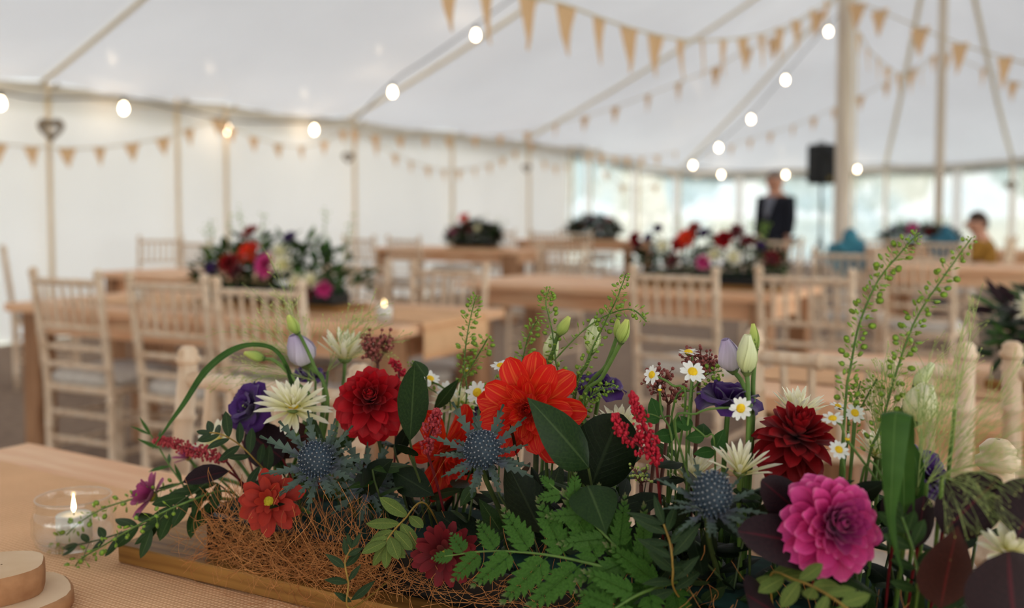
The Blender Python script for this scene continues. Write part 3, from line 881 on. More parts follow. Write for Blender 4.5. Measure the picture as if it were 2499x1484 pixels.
# ---- chairs
n_ = Vector((N2.x, N2.y, 0))
g2 = 'chairs along the orange-brown table'
chair_px(158, 655, n_, 'limewashed chair at the free corner end of the orange-brown table', g2)
chair_px(405, 665, n_, 'limewashed chair between its two neighbours with back to the orange-brown table front', g2)
chair_px(628, 678, n_, 'limewashed chair in front of the tall bushy arrangement, back turned', g2)
chair_px(868, 628, -n_, 'limewashed chair on the far side of the orange-brown table beside the white and red blooms', g2)
chair_px(1096, 639, -n_, 'limewashed chair on the far side behind the hanging hessian end', g2)
chair_px(8, 600, rot(n_, R(-35)), 'limewashed chair standing apart, turned sideways beside a wall pole')
e1 = lambda s, o: tc0 + U1 * s - N1 * o
chair_px(655, 866, N1, 'limewashed chair across the table behind the open purple lisianthus', None)
cB = G(1872, 1022, CH) - U1 * 0.19
chair(Vector((cB.x, cB.y, 0)) + N1 * 0.235, N1, 'limewashed chair pushed in behind the middle of the flower trough')
cC = G(2436, 1074, CH); cC = cC + U1 * 0.19
chair(Vector((cC.x, cC.y, 0)) + N1 * 0.235, N1, 'limewashed chair half hidden behind dark purple leaves and fine grass')
n6 = Vector((N6.x, N6.y, 0))
g6 = 'chairs along the plank table behind the seed stalks'
chair_px(2085, 818, n6, 'limewashed chair whose back rises behind the tall green seed stalks', g6)
q = G(2456, 832, CH) + UT * 0.20
chair(Vector((q.x, q.y, 0)) + n6 * 0.235, n6, 'limewashed chair next to it with its post amid the fine grass', g6)
g4 = 'chairs along the middle table'
n4 = Vector((N4.x, N4.y, 0))
chair_px(1642, 648, n4, 'limewashed chair with back turned before the long red arrangement', g4)
chair_px(1962, 652, n4, 'limewashed chair with back turned behind the pale lisianthus buds', g4)
chair_px(1372, 592, -n4, 'limewashed chair on the window side of the middle table by its free end', g4)
chair_px(1905, 578, -n4, 'limewashed chair directly in front of the man in the dark suit')
g3 = 'chairs around the far table by the plain wall'
for i, (x, y, f) in enumerate(((876, 573, 1), (985, 574, 1), (1128, 560, -1), (1226, 558, -1))):
    chair_px(x, y, n4 * f, 'limewashed chair drawn up to the far thick-legged table' if f == 1 else 'limewashed chair beyond the far thick-legged table', g3)
g7 = 'chairs around the corner table'
for i, (x, y, f) in enumerate(((1330, 561, 1), (1408, 562, 1), (1478, 552, -1))):
    chair_px(x, y, n4 * f, 'limewashed chair at the far table by the start of the windows', g7)
g5 = 'chairs by the plain wall behind the tall bushy arrangement'
for i, (x, y, f) in enumerate(((392, 575, 0.6), (476, 581, 0.9))):
    chair_px(x, y, rot(-n4, R(40) if i == 0 else 0), 'limewashed chair by the plain wall behind the tall bushy arrangement', g5)
g8 = 'chairs around the tables near the window wall'
SEAT = G(2428, 622, 0.78)
for i, (x, y, f, lb) in enumerate(((2062, 604, 1, 'limewashed chair with a teal shawl over its back'),
                               (2152, 575, 1, 'limewashed chair before the far dark arrangement'),
                               (2240, 612, 1, 'limewashed chair between the teal shawl and the slimmer king pole'),
                               (2302, 582, 1, 'limewashed chair with a teal scarf beside the slimmer king pole'))):
    chair_px(x, y, n4 * f, lb, g8)

# ================================================================== FLORA
def interp(prof, t):
    for (a, va), (b, vb) in zip(prof[:-1], prof[1:]):
        if t <= b:
            x = (t - a) / (b - a) if b > a else 0
            return va + (vb - va) * x
    return prof[-1][1]
PR = {
 'dahlia': [(0, .30), (.25, .68), (.5, .95), (.68, 1), (.85, .78), (.95, .42), (1, .08)],
 'round': [(0, .30), (.3, .75), (.55, 1), (.75, 1), (.9, .8), (.97, .5), (1, .2)],
 'long': [(0, .35), (.3, .75), (.6, 1), (.8, .95), (.93, .6), (1, .12)],
 'spoon': [(0, .45), (.3, .7), (.6, .95), (.82, 1), (.94, .7), (1, .25)],
 'daisy': [(0, .4), (.3, .85), (.7, 1), (.9, .85), (1, .35)],
 'broad': [(0, .22), (.2, .55), (.45, .9), (.7, 1), (.9, .92), (1, .6)],
 'ellipse': [(0, .04), (.12, .5), (.3, .87), (.5, 1), (.68, .9), (.85, .58), (.95, .25), (1, .0)],
 'ovate': [(0, .05), (.06, .45), (.18, .85), (.35, 1), (.55, .88), (.75, .56), (.9, .22), (1, .0)],
 'heart': [(0, .35), (.05, .72), (.15, .95), (.3, 1), (.48, .88), (.66, .6), (.82, .3), (.92, .1), (1, .0)],
 'roundleaf': [(0, .06), (.06, .45), (.2, .82), (.42, 1), (.62, .97), (.8, .78), (.93, .45), (1, .08)],
 'lance': [(0, .1), (.15, .6), (.35, 1), (.55, .92), (.8, .5), (1, .0)],
}
def sheet(prof, W_, nu, nv, cup=(0.3, 0.3), bend=0.0, ruffle=0.0, serr=0.0, seed=0, sidecurl=0.0, L_=1.0, tipback=0.0):
    """a petal or leaf blade along +Y, concave towards +Z; returns rows and uv"""
    rnd = random.Random(seed); rows, uv = [], []
    y = z = 0.0; x0 = 0.0
    ph = rnd.random() * 6
    for j in range(nv + 1):
        t = j / nv
        a = bend * t + tipback * max(0, t - 0.7) / 0.3
        if j:
            y += math.cos(a) * L_ / nv; z += math.sin(a) * L_ / nv
        w = W_ / 2 * interp(prof, t)
        if serr and 0 < j < nv: w *= 1 + (serr if j % 2 else -serr)
        x0 = sidecurl * t * t
        fi = cup[0] + (cup[1] - cup[0]) * t
        for i in range(nu + 1):
            s = -1 + 2 * i / nu
            if abs(fi) > 1e-3:
                xx = w * math.sin(fi * s) / fi; zz = w * (1 - math.cos(fi * s)) / fi
            else: xx, zz = w * s, 0
            if ruffle: zz += ruffle * t * t * abs(s) * math.sin(5 * s + 9 * t + ph)
            rows_n = (x0 + xx, y - zz * math.sin(a), z + zz * math.cos(a))
            if i == 0: rows.append([])
            rows[-1].append(rows_n); uv.append((i / nu, t))
    return rows, uv
SH = {}
def sheet_data(name, mat, *a, **k):
    key = (name, mat, str(a), str(sorted(k.items())))
    if key not in SH:
        rows, uv = sheet(*a, **k); SH[key] = MB().grid(rows, uv).data(name, mat)
    return SH[key]
def sc(x, y=None, z=None): return Matrix.Diagonal((x, y if y is not None else x, z if z is not None else x, 1))

# ---- colours
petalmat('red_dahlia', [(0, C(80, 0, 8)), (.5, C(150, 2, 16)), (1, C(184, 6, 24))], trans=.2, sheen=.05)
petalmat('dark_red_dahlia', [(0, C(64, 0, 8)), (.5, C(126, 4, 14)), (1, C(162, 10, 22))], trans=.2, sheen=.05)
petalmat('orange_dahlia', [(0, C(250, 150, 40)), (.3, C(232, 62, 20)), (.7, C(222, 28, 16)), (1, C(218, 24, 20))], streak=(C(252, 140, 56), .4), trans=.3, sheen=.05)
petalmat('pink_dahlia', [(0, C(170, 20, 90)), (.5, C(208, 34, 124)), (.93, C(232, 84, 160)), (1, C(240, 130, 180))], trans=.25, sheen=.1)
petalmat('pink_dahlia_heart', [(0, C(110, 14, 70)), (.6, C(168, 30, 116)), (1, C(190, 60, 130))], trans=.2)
petalmat('rust_chrysanthemum', [(0, C(110, 14, 10)), (.5, C(150, 30, 14)), (1, C(168, 42, 20))], trans=.15)
petalmat('crimson_chrysanthemum', [(0, C(50, 0, 8)), (.5, C(92, 2, 14)), (1, C(118, 6, 22))], trans=.15)
petalmat('mauve_chrysanthemum', [(0, C(120, 30, 76)), (.5, C(148, 40, 96)), (1, C(176, 74, 126))], trans=.2)
petalmat('cream_petal', [(0, C(236, 224, 80)), (.35, C(248, 243, 190)), (1, C(255, 249, 232))], trans=.3)
petalmat('white_daisy', [(0, C(250, 250, 240)), (1, C(255, 255, 252))], trans=.25)
petalmat('purple_lisianthus', [(0, C(110, 70, 112)), (.3, C(60, 20, 88)), (1, C(70, 26, 108))], trans=.2, sheen=.25)
petalmat('lavender_bud', [(0, C(230, 226, 222)), (.5, C(214, 204, 220)), (1, C(196, 178, 212))], trans=.25)
petalmat('green_white_bud', [(0, C(190, 205, 130)), (.4, C(226, 232, 176)), (1, C(240, 242, 206))], trans=.25)
petalmat('lime_bud', [(0, C(110, 145, 60)), (.5, C(178, 198, 100)), (1, C(214, 222, 120))], trans=.2)
petalmat('eryngium_bract', [(0, C(132, 122, 164)), (.2, C(108, 110, 128)), (.5, C(82, 98, 88)), (1, C(70, 88, 72))], trans=.08, rough=.55, sheen=.05)
noisy('eryngium_head', C(40, 54, 66), C(62, 78, 92), 60, 0.6)
petalmat('eryngium_floret', [(0, C(44, 58, 72)), (.55, C(70, 86, 106)), (1, C(190, 192, 190))], trans=.05)
noisy('astilbe_red', C(170, 16, 40), C(214, 44, 66), 260, 0.6, trans=.15)
noisy('astilbe_rose', C(158, 40, 52), C(206, 84, 90), 260, 0.6, trans=.15)
noisy('skimmia_bud', C(112, 50, 48), C(158, 86, 76), 200, 0.5)
noisy('skimmia_stem', C(84, 46, 40), C(110, 66, 52), 60, 0.6)
noisy('green_stem', C(70, 100, 40), C(104, 134, 62), 40, 0.5)
noisy('dark_stem', C(50, 66, 34), C(74, 88, 46), 40, 0.5)
noisy('red_stem', C(90, 16, 26), C(120, 30, 36), 60, 0.5)
noisy('twig_yellow', C(128, 100, 42), C(158, 128, 58), 60, 0.5)
noisy('bark_brown', C(70, 50, 40), C(96, 70, 54), 40, 0.7)
petalmat('lepidium_pod', [(0, C(130, 170, 46)), (1, C(176, 208, 80))], trans=.35, rough=.4)
noisy('panicum_green', C(140, 162, 84), C(178, 194, 120), 50, 0.5)
noisy('panicum_seed', C(170, 180, 90), C(204, 206, 128), 50, 0.5)
noisy('yellow_disc', C(226, 178, 20), C(244, 206, 40), 300, 0.7, bump=.6)
noisy('lime_disc', C(150, 140, 20), C(186, 170, 40), 400, 0.7, bump=.6)
noisy('sepal_green', C(70, 92, 44), C(110, 128, 70), 60, 0.6)
leafmat('salal_leaf', C(32, 54, 26), C(46, 70, 32), C(76, 98, 54), rough=.38, trans=.06)
leafmat('ruscus_leaf', C(38, 62, 26), C(54, 78, 34), C(92, 112, 62), rough=.36, trans=.08)
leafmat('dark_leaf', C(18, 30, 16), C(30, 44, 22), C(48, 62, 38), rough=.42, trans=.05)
leafmat('fern_leaf', C(54, 94, 32), C(80, 122, 46), C(84, 114, 54), rough=.5, trans=.15, tip=(C(122, 112, 84), .9), side=False)
leafmat('eucalyptus_leaf', C(92, 112, 52), C(122, 140, 68), C(160, 168, 84), rough=.5, trans=.12, side=False)
leafmat('eucalyptus_dark', C(42, 62, 38), C(60, 80, 48), C(92, 108, 66), rough=.5, trans=.1, side=False)
leafmat('cotinus_leaf', C(38, 24, 30), C(50, 34, 38), C(92, 30, 42), rough=.5, trans=.04)
leafmat('cotinus_brown', C(62, 34, 30), C(78, 44, 38), C(120, 44, 44), rough=.5, trans=.12)
leafmat('grass_blade', C(58, 98, 40), C(80, 120, 54), C(106, 142, 74), rough=.4, trans=.25, side=False)
leafmat('feverfew_leaf', C(48, 90, 38), C(66, 110, 48), C(92, 128, 68), rough=.5, trans=.2)
noisy('coir_fibre', C(168, 104, 54), C(212, 148, 88), 30, 0.6)
noisy('floral_foam', C(14, 38, 34), C(22, 52, 46), 80, 0.95)
noisy('black_plastic', C(16, 16, 17), C(26, 25, 25), 30, 0.35)
noisy('oak_board', C(120, 80, 34), C(172, 124, 62), 4, 0.5, (1.0, 26, 26), bump=.25, detail=6)

# ---- trough line
B0 = G(288, 1386, ZT); B1 = G(680, 1482, ZT)
UB = (B1 - B0); UB.z = 0; UB.normalize()
NB = Vector((-UB.y, UB.x, 0)); NB = NB if NB.y > 0 else -NB
def T(px, py, off): return on_plan(px, py, B0 + NB * off, B0 + NB * off + UB)
def so(p): d = p - B0; return d.dot(UB), d.dot(NB)
def SO(s, o, z): return Vector((B0.x, B0.y, 0)) + UB * s + NB * o + Vector((0, 0, z))
def root(p, k=0.75):
    s, o = so(p)
    c = 0.5
    s = max(0.13, min(0.98, c + (s - c) * 0.96))
    o = max(0.06, min(0.135, 0.0975 + (o - 0.0975) * 0.3))
    return SO(s, o, 0.80)
def m_of(p, px): return px * p.y / F

# ---- plank, plastic tray, foam, coir
pl = thing('display_plank', 'brown grained wooden board under the black flower tray', 'board', (B0.x, B0.y, ZT + .0016), math.atan2(UB.y, UB.x))
part('board', MB().box((0.53, 0.10, 0.0155), (1.06, 0.20, 0.021), bev=0.0015).data('board', 'oak_board'), pl)
tr_ = thing('plastic_tray', 'long black plastic tray holding the floral foam on the board', 'tray', (*SO(0.11, 0.03, 0).xy, ZT + 0.0280), math.atan2(UB.y, UB.x))
mb = MB(); L_, D_ = 0.88, 0.135
mb.box((L_ / 2, D_ / 2, 0.002), (L_, D_, 0.004))
for (c, d) in (((L_ / 2, 0.0015, 0.022), (L_, 0.003, 0.044)), ((L_ / 2, D_ - 0.0015, 0.022), (L_, 0.003, 0.044)), ((0.0015, D_ / 2, 0.022), (0.003, D_, 0.044)), ((L_ - 0.0015, D_ / 2, 0.022), (0.003, D_, 0.044))): mb.box(c, d)
part('trough', mb.data('trough', 'black_plastic'), tr_)
mb = MB()
for (c, d) in (((L_ / 2, -0.004, 0.044), (L_ + 0.02, 0.012, 0.004)), ((L_ / 2, D_ + 0.004, 0.044), (L_ + 0.02, 0.012, 0.004)), ((-0.004, D_ / 2, 0.044), (0.012, D_, 0.004)), ((L_ + 0.004, D_ / 2, 0.044), (0.012, D_, 0.004))): mb.box(c, d, bev=.001)
part('rim', mb.data('rim', 'black_plastic'), tr_)
fo = thing('floral_foam', 'dark green block of floral foam inside the black tray', 'floral foam', SO(0.55, 0.0975, 0.782), math.atan2(UB.y, UB.x))
part('foam_block', MB().box((0, 0, 0.026), (0.86, 0.118, 0.052), bev=.008).data('foam_block', 'floral_foam'), fo)
rnd = random.Random(5); mb = MB()
for k in range(2000):
    s = rnd.choice([rnd.uniform(.13, .36), rnd.uniform(.13, .36), rnd.uniform(.34, .98)]); o = rnd.gauss(0.022, 0.016); z = 0.783 + abs(rnd.gauss(0.012, 0.018)) * (1.0 if s < .36 else .8)
    p = SO(s, o, z); a = rnd.random() * 6.28; el = rnd.gauss(0, .35); cv = rnd.uniform(-1, 1) * .42; ce = rnd.gauss(0, .15); pts = [p]
    ln = rnd.uniform(.004, .008)
    for i in range(rnd.randint(8, 15)):
        a += cv + rnd.gauss(0, .15); el += ce + rnd.gauss(0, .12); el = max(-1.0, min(1.0, el * .9))
        q = pts[-1] + (UB * math.cos(a) + NB * math.sin(a) * .6) * (ln * math.cos(el)) + Vector((0, 0, ln * math.sin(el)))
        if q.z < 0.7745 or so(q)[1] < -0.045: q.z = max(q.z, 0.7745 if so(q)[1] > 0 else .756)
        if so(q)[1] < -0.03: a = math.pi / 2
        pts.append(q)
    mb.tube(pts, rnd.uniform(.00018, .00032), 3, cap=False)
co = part('coir_fibres', mb.data('coir_fibres', 'coir_fibre'), None, kind='stuff')
tag(co, 'tangled orange-brown coir fibre stuffed along the front of the tray', 'coir')

# ---- shared builders
GB = None
def stem(t, path, r, mat='green_stem', n=6, name='stem'):
    return part(name, MB().tube(path, r, n, cap=False).data(name, mat), t, Matrix(), True)
def stem_path(rt, p, axis, k=0.45, n=9):
    h = (p - rt).length
    return bez(rt, rt + Vector((0, 0, h * k)), p - Vector(axis) * h * 0.3, p, n)
def flower(name, label, cat, p, axis, group=None, sr=.0024, smat='green_stem', rt=None, path=None, head=0.0):
    axis = Vector(axis).normalized(); rt = rt or root(p)
    t = thing(name, label, cat, rt, 0, group)
    stem(t, path or stem_path(rt, p - axis * head, axis), sr, smat)
    return t, axis
def whorl(t, c, axis, N, R_, th0, th1, datas, l0=.35, pw=.75, h=.0, spin=0.0, wmul=1.0, jit=.08, name='petal', ga=2.39996, seed=1, lpow=.7):
    rnd = random.Random(seed)
    B = zframe((0, 0, 0), axis).to_3x3()
    for k in range(N):
        f = k / max(1, N - 1)
        th = R(th0 + (th1 - th0) * f ** pw) + rnd.gauss(0, jit)
        az = k * ga + spin + rnd.gauss(0, jit)
        rad = B @ Vector((math.cos(az), math.sin(az), 0))
        d = axis * math.cos(th) + rad * math.sin(th)
        inn = axis * math.sin(th) - rad * math.cos(th)
        L_ = R_ * (l0 + (1 - l0) * f ** lpow) * rnd.uniform(.93, 1.06)
        di = datas[min(len(datas) - 1, int(f * len(datas)))]
        if isinstance(di, (list, tuple)): di = di[k % len(di)]
        o = c + axis * (h * (1 - f)) + rad * (0.04 * R_ * f)
        part(name, di, t, frame(o, d, inn) @ sc(L_ * wmul, L_, L_), True)
def ball_part(t, name, mat, c, axis, r, zs=.6, n=14, m=8):
    part(name, MB().ball((0, 0, 0), r, n, m, None, (1, 1, zs)).data(name, mat), t, zframe(c, axis), True)

# ---- dahlias
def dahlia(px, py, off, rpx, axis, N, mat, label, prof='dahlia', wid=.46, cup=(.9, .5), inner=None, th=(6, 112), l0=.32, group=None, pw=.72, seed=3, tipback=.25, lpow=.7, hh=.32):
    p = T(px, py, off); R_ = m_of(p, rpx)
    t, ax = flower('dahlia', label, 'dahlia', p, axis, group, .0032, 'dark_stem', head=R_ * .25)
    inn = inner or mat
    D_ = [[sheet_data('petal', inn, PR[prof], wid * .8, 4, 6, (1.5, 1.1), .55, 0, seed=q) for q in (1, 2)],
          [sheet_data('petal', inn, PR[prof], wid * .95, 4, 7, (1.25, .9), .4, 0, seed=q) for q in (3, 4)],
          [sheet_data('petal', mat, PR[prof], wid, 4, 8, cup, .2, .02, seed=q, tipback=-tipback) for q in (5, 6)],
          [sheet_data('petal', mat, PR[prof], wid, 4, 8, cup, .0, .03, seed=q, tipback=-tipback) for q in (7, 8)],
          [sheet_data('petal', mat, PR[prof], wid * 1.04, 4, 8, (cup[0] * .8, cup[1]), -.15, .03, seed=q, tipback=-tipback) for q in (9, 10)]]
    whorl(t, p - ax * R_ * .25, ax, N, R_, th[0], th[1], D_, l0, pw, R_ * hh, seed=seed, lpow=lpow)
    ball_part(t, 'receptacle', 'sepal_green', p - ax * R_ * .2, ax, R_ * .16, .7)
    return t
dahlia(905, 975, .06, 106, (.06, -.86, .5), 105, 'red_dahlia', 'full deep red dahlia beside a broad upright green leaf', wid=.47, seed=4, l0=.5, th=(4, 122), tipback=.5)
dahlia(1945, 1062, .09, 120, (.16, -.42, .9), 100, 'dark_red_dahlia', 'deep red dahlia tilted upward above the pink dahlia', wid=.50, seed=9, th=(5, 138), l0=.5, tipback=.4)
def open_dahlia(px, py, off, rpx, axis, label, seed, n_out=15, n_mid=20, n_in=46):
    p = T(px, py, off); R_ = m_of(p, rpx)
    t, ax = flower('dahlia', label, 'dahlia', p, axis, None, .0032, 'dark_stem', head=R_ * .25)
    c = p - ax * R_ * .1
    O = [[sheet_data('petal', 'orange_dahlia', PR['round'], .50, 4, 9, (.55, .35), .1, .03, seed=q, tipback=-.3) for q in (1, 2, 3)]]
    Mi = [[sheet_data('petal', 'orange_dahlia', PR['long'], .44, 4, 8, (.9, .6), .35, .02, seed=q) for q in (4, 5)]]
    I = [[sheet_data('petal', 'orange_dahlia', PR['long'], .40, 4, 7, (1.3, 1.0), .6, 0, seed=q) for q in (6, 7)]]
    whorl(t, c, ax, n_out, R_, 68, 92, O, .85, 1, 0, seed=seed, jit=.12)
    whorl(t, c, ax, n_mid, R_ * .66, 46, 80, Mi, .8, 1, R_ * .04, seed=seed + 1, jit=.1)
    whorl(t, c, ax, n_in, R_ * .44, 6, 58, I, .45, .8, R_ * .1, seed=seed + 2, jit=.06)
    ball_part(t, 'receptacle', 'sepal_green', p - ax * R_ * .2, ax, R_ * .13, .7)
open_dahlia(1290, 1000, .085, 142, (-.22, -.95, .12), 'large open orange-red dahlia with yellow-veined petals behind a big green leaf', 6)
open_dahlia(1092, 1112, .12, 134, (.55, -.55, -.22), 'orange-red dahlia seen from the side behind the sea holly before the orange dahlias', 12)
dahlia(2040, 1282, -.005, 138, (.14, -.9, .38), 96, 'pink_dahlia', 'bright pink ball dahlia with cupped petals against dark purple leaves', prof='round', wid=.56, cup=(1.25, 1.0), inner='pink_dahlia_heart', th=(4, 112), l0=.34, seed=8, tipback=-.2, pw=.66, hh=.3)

# ---- chrysanthemums
def chrys(px, py, off, rpx, axis, rows, mat, label, wid=.2, prof='daisy', disc='lime_disc', dr=.2, dz=.6, cup=(.5, .35), bend=(.3, -.1), cat='chrysanthemum', name='chrysanthemum', group=None, seed=1, ruff=0.0, sm='green_stem', sr=.0022):
    p = T(px, py, off); R_ = m_of(p, rpx)
    t, ax = flower(name, label, cat, p, axis, group, sr, sm, head=R_ * .1)
    for i, (N, th, lm) in enumerate(rows):
        b = bend[0] + (bend[1] - bend[0]) * i / max(1, len(rows) - 1)
        D_ = [[sheet_data('petal', mat, PR[prof], wid, 3, 6, cup, b, ruff, seed=q) for q in (1, 2)]]
        whorl(t, p - ax * R_ * .04 * i, ax, N, R_ * lm, th - 6, th + 6, D_, .92, 1, 0, seed=seed + i, ga=2 * math.pi / N + .013, spin=i * .37, jit=.09)
    if disc: ball_part(t, 'disc', disc, p, ax, R_ * dr, dz)
    part('calyx', MB().lathe([(R_ * .03, -R_ * .16), (R_ * .12, -R_ * .14), (R_ * .2, -R_ * .04), (R_ * .16, 0)], 12).data('calyx', 'sepal_green'), t, zframe(p, ax), True)
    return t
chrys(657, 1222, -.005, 84, (.0, -.95, .28), [(8, 52, .5), (9, 66, .8), (11, 84, 1.0)], 'rust_chrysanthemum', 'rust-red chrysanthemum with green-yellow eye above the coir', .46, 'round', 'lime_disc', .2, .8, (.5, .35), (.1, -.2), seed=2)
chrys(1086, 1350, -.01, 86, (-.05, -.96, .18), [(9, 45, .66), (13, 72, .92), (14, 88, 1.0)], 'crimson_chrysanthemum', 'dark crimson chrysanthemum with green eye beside the fern tip', .32, 'daisy', 'lime_disc', .27, .5, (.4, .3), (.15, -.15), seed=5)
chrys(372, 1212, .03, 70, (-.62, -.35, .45), [(7, 40, .8), (8, 66, 1.0)], 'mauve_chrysanthemum', 'mauve-pink chrysanthemum at the trough end above the candle jar', .5, 'daisy', 'lime_disc', .2, .5, seed=7)
chrys(462, 1118, .10, 44, (-.3, -.2, .9), [(7, 40, .8), (9, 66, 1.0)], 'mauve_chrysanthemum', 'small mauve-pink chrysanthemum under the rosy astilbe spike', .34, 'daisy', 'lime_disc', .2, .5, seed=8)
SP = [(9, 18, .4), (13, 38, .62), (16, 58, .86), (18, 78, 1.0)]
CUPS = [(6, 10, .5), (9, 24, .75), (13, 40, .95), (14, 54, 1.0)]
chrys(716, 992, .07, 100, (.08, -.42, .9), SP, 'cream_petal', 'cream spider chrysanthemum with yellow heart beside the open purple lisianthus', .2, 'long', 'yellow_disc', .12, .5, (.8, .7), (.4, -.1), seed=11)
chrys(842, 872, .17, 92, (.05, -.15, .98), CUPS, 'cream_petal', 'cream spider chrysanthemum rising behind the red dahlia near skimmia buds', .18, 'long', None, .1, .5, (.8, .7), (.25, .1), seed=12)
chrys(1683, 1168, .10, 96, (.12, -.35, .93), CUPS, 'cream_petal', 'cream chrysanthemum seen side-on behind the feverfew stems', .18, 'long', None, .1, .5, (.8, .7), (.2, .0), seed=13)
chrys(1806, 1150, .045, 92, (.0, -.2, .98), [(5, 8, .6), (7, 24, .85), (10, 42, 1.0), (6, 62, 1.1)], 'cream_petal', 'cream chrysanthemum opening upward like a crown behind the tall-headed sea holly', .17, 'long', None, .1, .5, (.8, .7), (.1, -.1), seed=14)
chrys(1945, 1008, .17, 84, (.05, -.1, .99), CUPS, 'cream_petal', 'cream chrysanthemum peeping out above the tilted deep red dahlia', .18, 'long', None, .1, .5, (.8, .7), (.2, .0), seed=15)
chrys(532, 1078, .09, 62, (-.5, -.4, .7), [(6, 30, .7), (9, 60, 1.0)], 'cream_petal', 'cream chrysanthemum half hidden behind eucalyptus at the trough end', .34, 'round', 'yellow_disc', .2, .5, seed=16)
chrys(2462, 1350, .02, 84, (.0, -.3, .95), [(7, 25, .75), (9, 50, 1.0), (9, 70, 1.05)], 'cream_petal', 'white chrysanthemum nestling between two dark purple leaves', .32, 'round', None, .2, .5, seed=17)
chrys(1512, 1048, .15, 78, (-.1, -.2, .95), CUPS, 'cream_petal', 'cream chrysanthemum partly covered by the forked red astilbe', .18, 'long', None, .1, .5, (.8, .7), (.2, 0), seed=18)
chrys(2140, 1108, .12, 78, (.0, -.2, .97), CUPS, 'cream_petal', 'cream chrysanthemum behind the folded wide grass blade', .16, 'long', None, .1, .5, (.8, .7), (.2, 0), seed=19)
chrys(1118, 985, .17, 74, (.0, -.3, .95), SP, 'cream_petal', 'cream chrysanthemum low behind the daisies beside the orange-red dahlia', .17, 'long', None, .1, .5, (.8, .7), (.3, 0), seed=20)

# ---- feverfew daisies
def daisy(px, py, off, rpx, axis, label, via=None, bud=False):
    p = T(px, py, off); R_ = m_of(p, rpx); ax = Vector(axis).normalized()
    rt = root(p)
    path = None
    if via: path = spline([rt] + [T(x, y, off) for x, y in via] + [p - ax * R_ * .15], 5)
    t, ax = flower('feverfew', label, 'daisy', p, ax, 'feverfew daisies in the trough', .0011, 'green_stem', rt, path)
    N = 11
    D_ = [[sheet_data('petal', 'white_daisy', PR['daisy'], .42, 2, 4, (.3, .2), -.1 if not bud else .5, 0, seed=q) for q in (1, 2)]]
    a = 82 if not bud else 18
    whorl(t, p, ax, N, R_, a - 6, a + 6, D_, .94, 1, 0, ga=2 * math.pi / N, jit=.1, seed=int(px))
    ball_part(t, 'disc', 'yellow_disc', p + ax * R_ * .04, ax, R_ * .40, .6, 12, 6)
    part('calyx', MB().lathe([(R_ * .05, -R_ * .3), (R_ * .3, -R_ * .18), (R_ * .38, 0)], 10).data('calyx', 'sepal_green'), t, zframe(p, ax), True)
daisy(1222, 893, .13, 26, (0, -.35, .94), 'white feverfew daisy standing just beside the orange-red dahlia top', [(1230, 960)])
daisy(1050, 925, .15, 26, (.3, -.3, .6), 'feverfew daisy turned sideways beside the upright green leaf', [(1100, 1000)])
daisy(1165, 958, .14, 30, (-.25, -.85, .45), 'feverfew daisy facing out below the tall seed stalk', [(1168, 1020)])
daisy(1140, 905, .16, 15, (0, -.1, 1), 'closed feverfew bud in front of the tall seed stalk', [(1120, 970)], True)
daisy(1092, 955, .16, 28, (.1, -.7, .6), 'feverfew daisy low among cream petals by the upright leaf', None)
daisy(1592, 915, .08, 26, (-.75, -.55, .35), 'feverfew daisy on a curved stalk facing sideways near skimmia', [(1672, 1000), (1640, 940)])
daisy(1690, 908, .07, 32, (.05, -.72, .68), 'feverfew daisy in front of the skimmia cluster', [(1675, 1120), (1682, 1000)])
daisy(1680, 860, .10, 27, (.05, -.1, 1), 'feverfew daisy seen edge-on at the top of the skimmia', [(1690, 930)])
daisy(1807, 996, .05, 31, (.1, -.98, .1), 'feverfew daisy facing out in front of the wide purple lisianthus', [(1650, 1060), (1700, 1010), (1745, 997)])
daisy(1610, 952, .075, 14, (0, -.15, 1), 'closed feverfew bud on a forked stalk above the forked astilbe', [(1640, 1100), (1615, 1010)], True)
daisy(2032, 1022, .07, 27, (-.2, -.35, .9), 'feverfew daisy touching the edge of the tilted red dahlia', [(2060, 1100)])
daisy(2086, 1008, .09, 26, (.1, -.8, .55), 'feverfew daisy close beside the tall seed stalk base', [(2080, 1080)])
daisy(2045, 992, .12, 22, (.2, -.2, .9), 'feverfew daisy seen from below behind the tilted red dahlia', [(2070, 1060)])
daisy(2047, 1098, .06, 26, (.0, -.75, .6), 'feverfew daisy under the edge of the tilted red dahlia', [(2060, 1180)])
daisy(2068, 1072, .065, 16, (.1, -.3, .9), 'half-open feverfew bud between two daisies near the tall stalks', [(2110, 1140), (2160, 1200)], True)

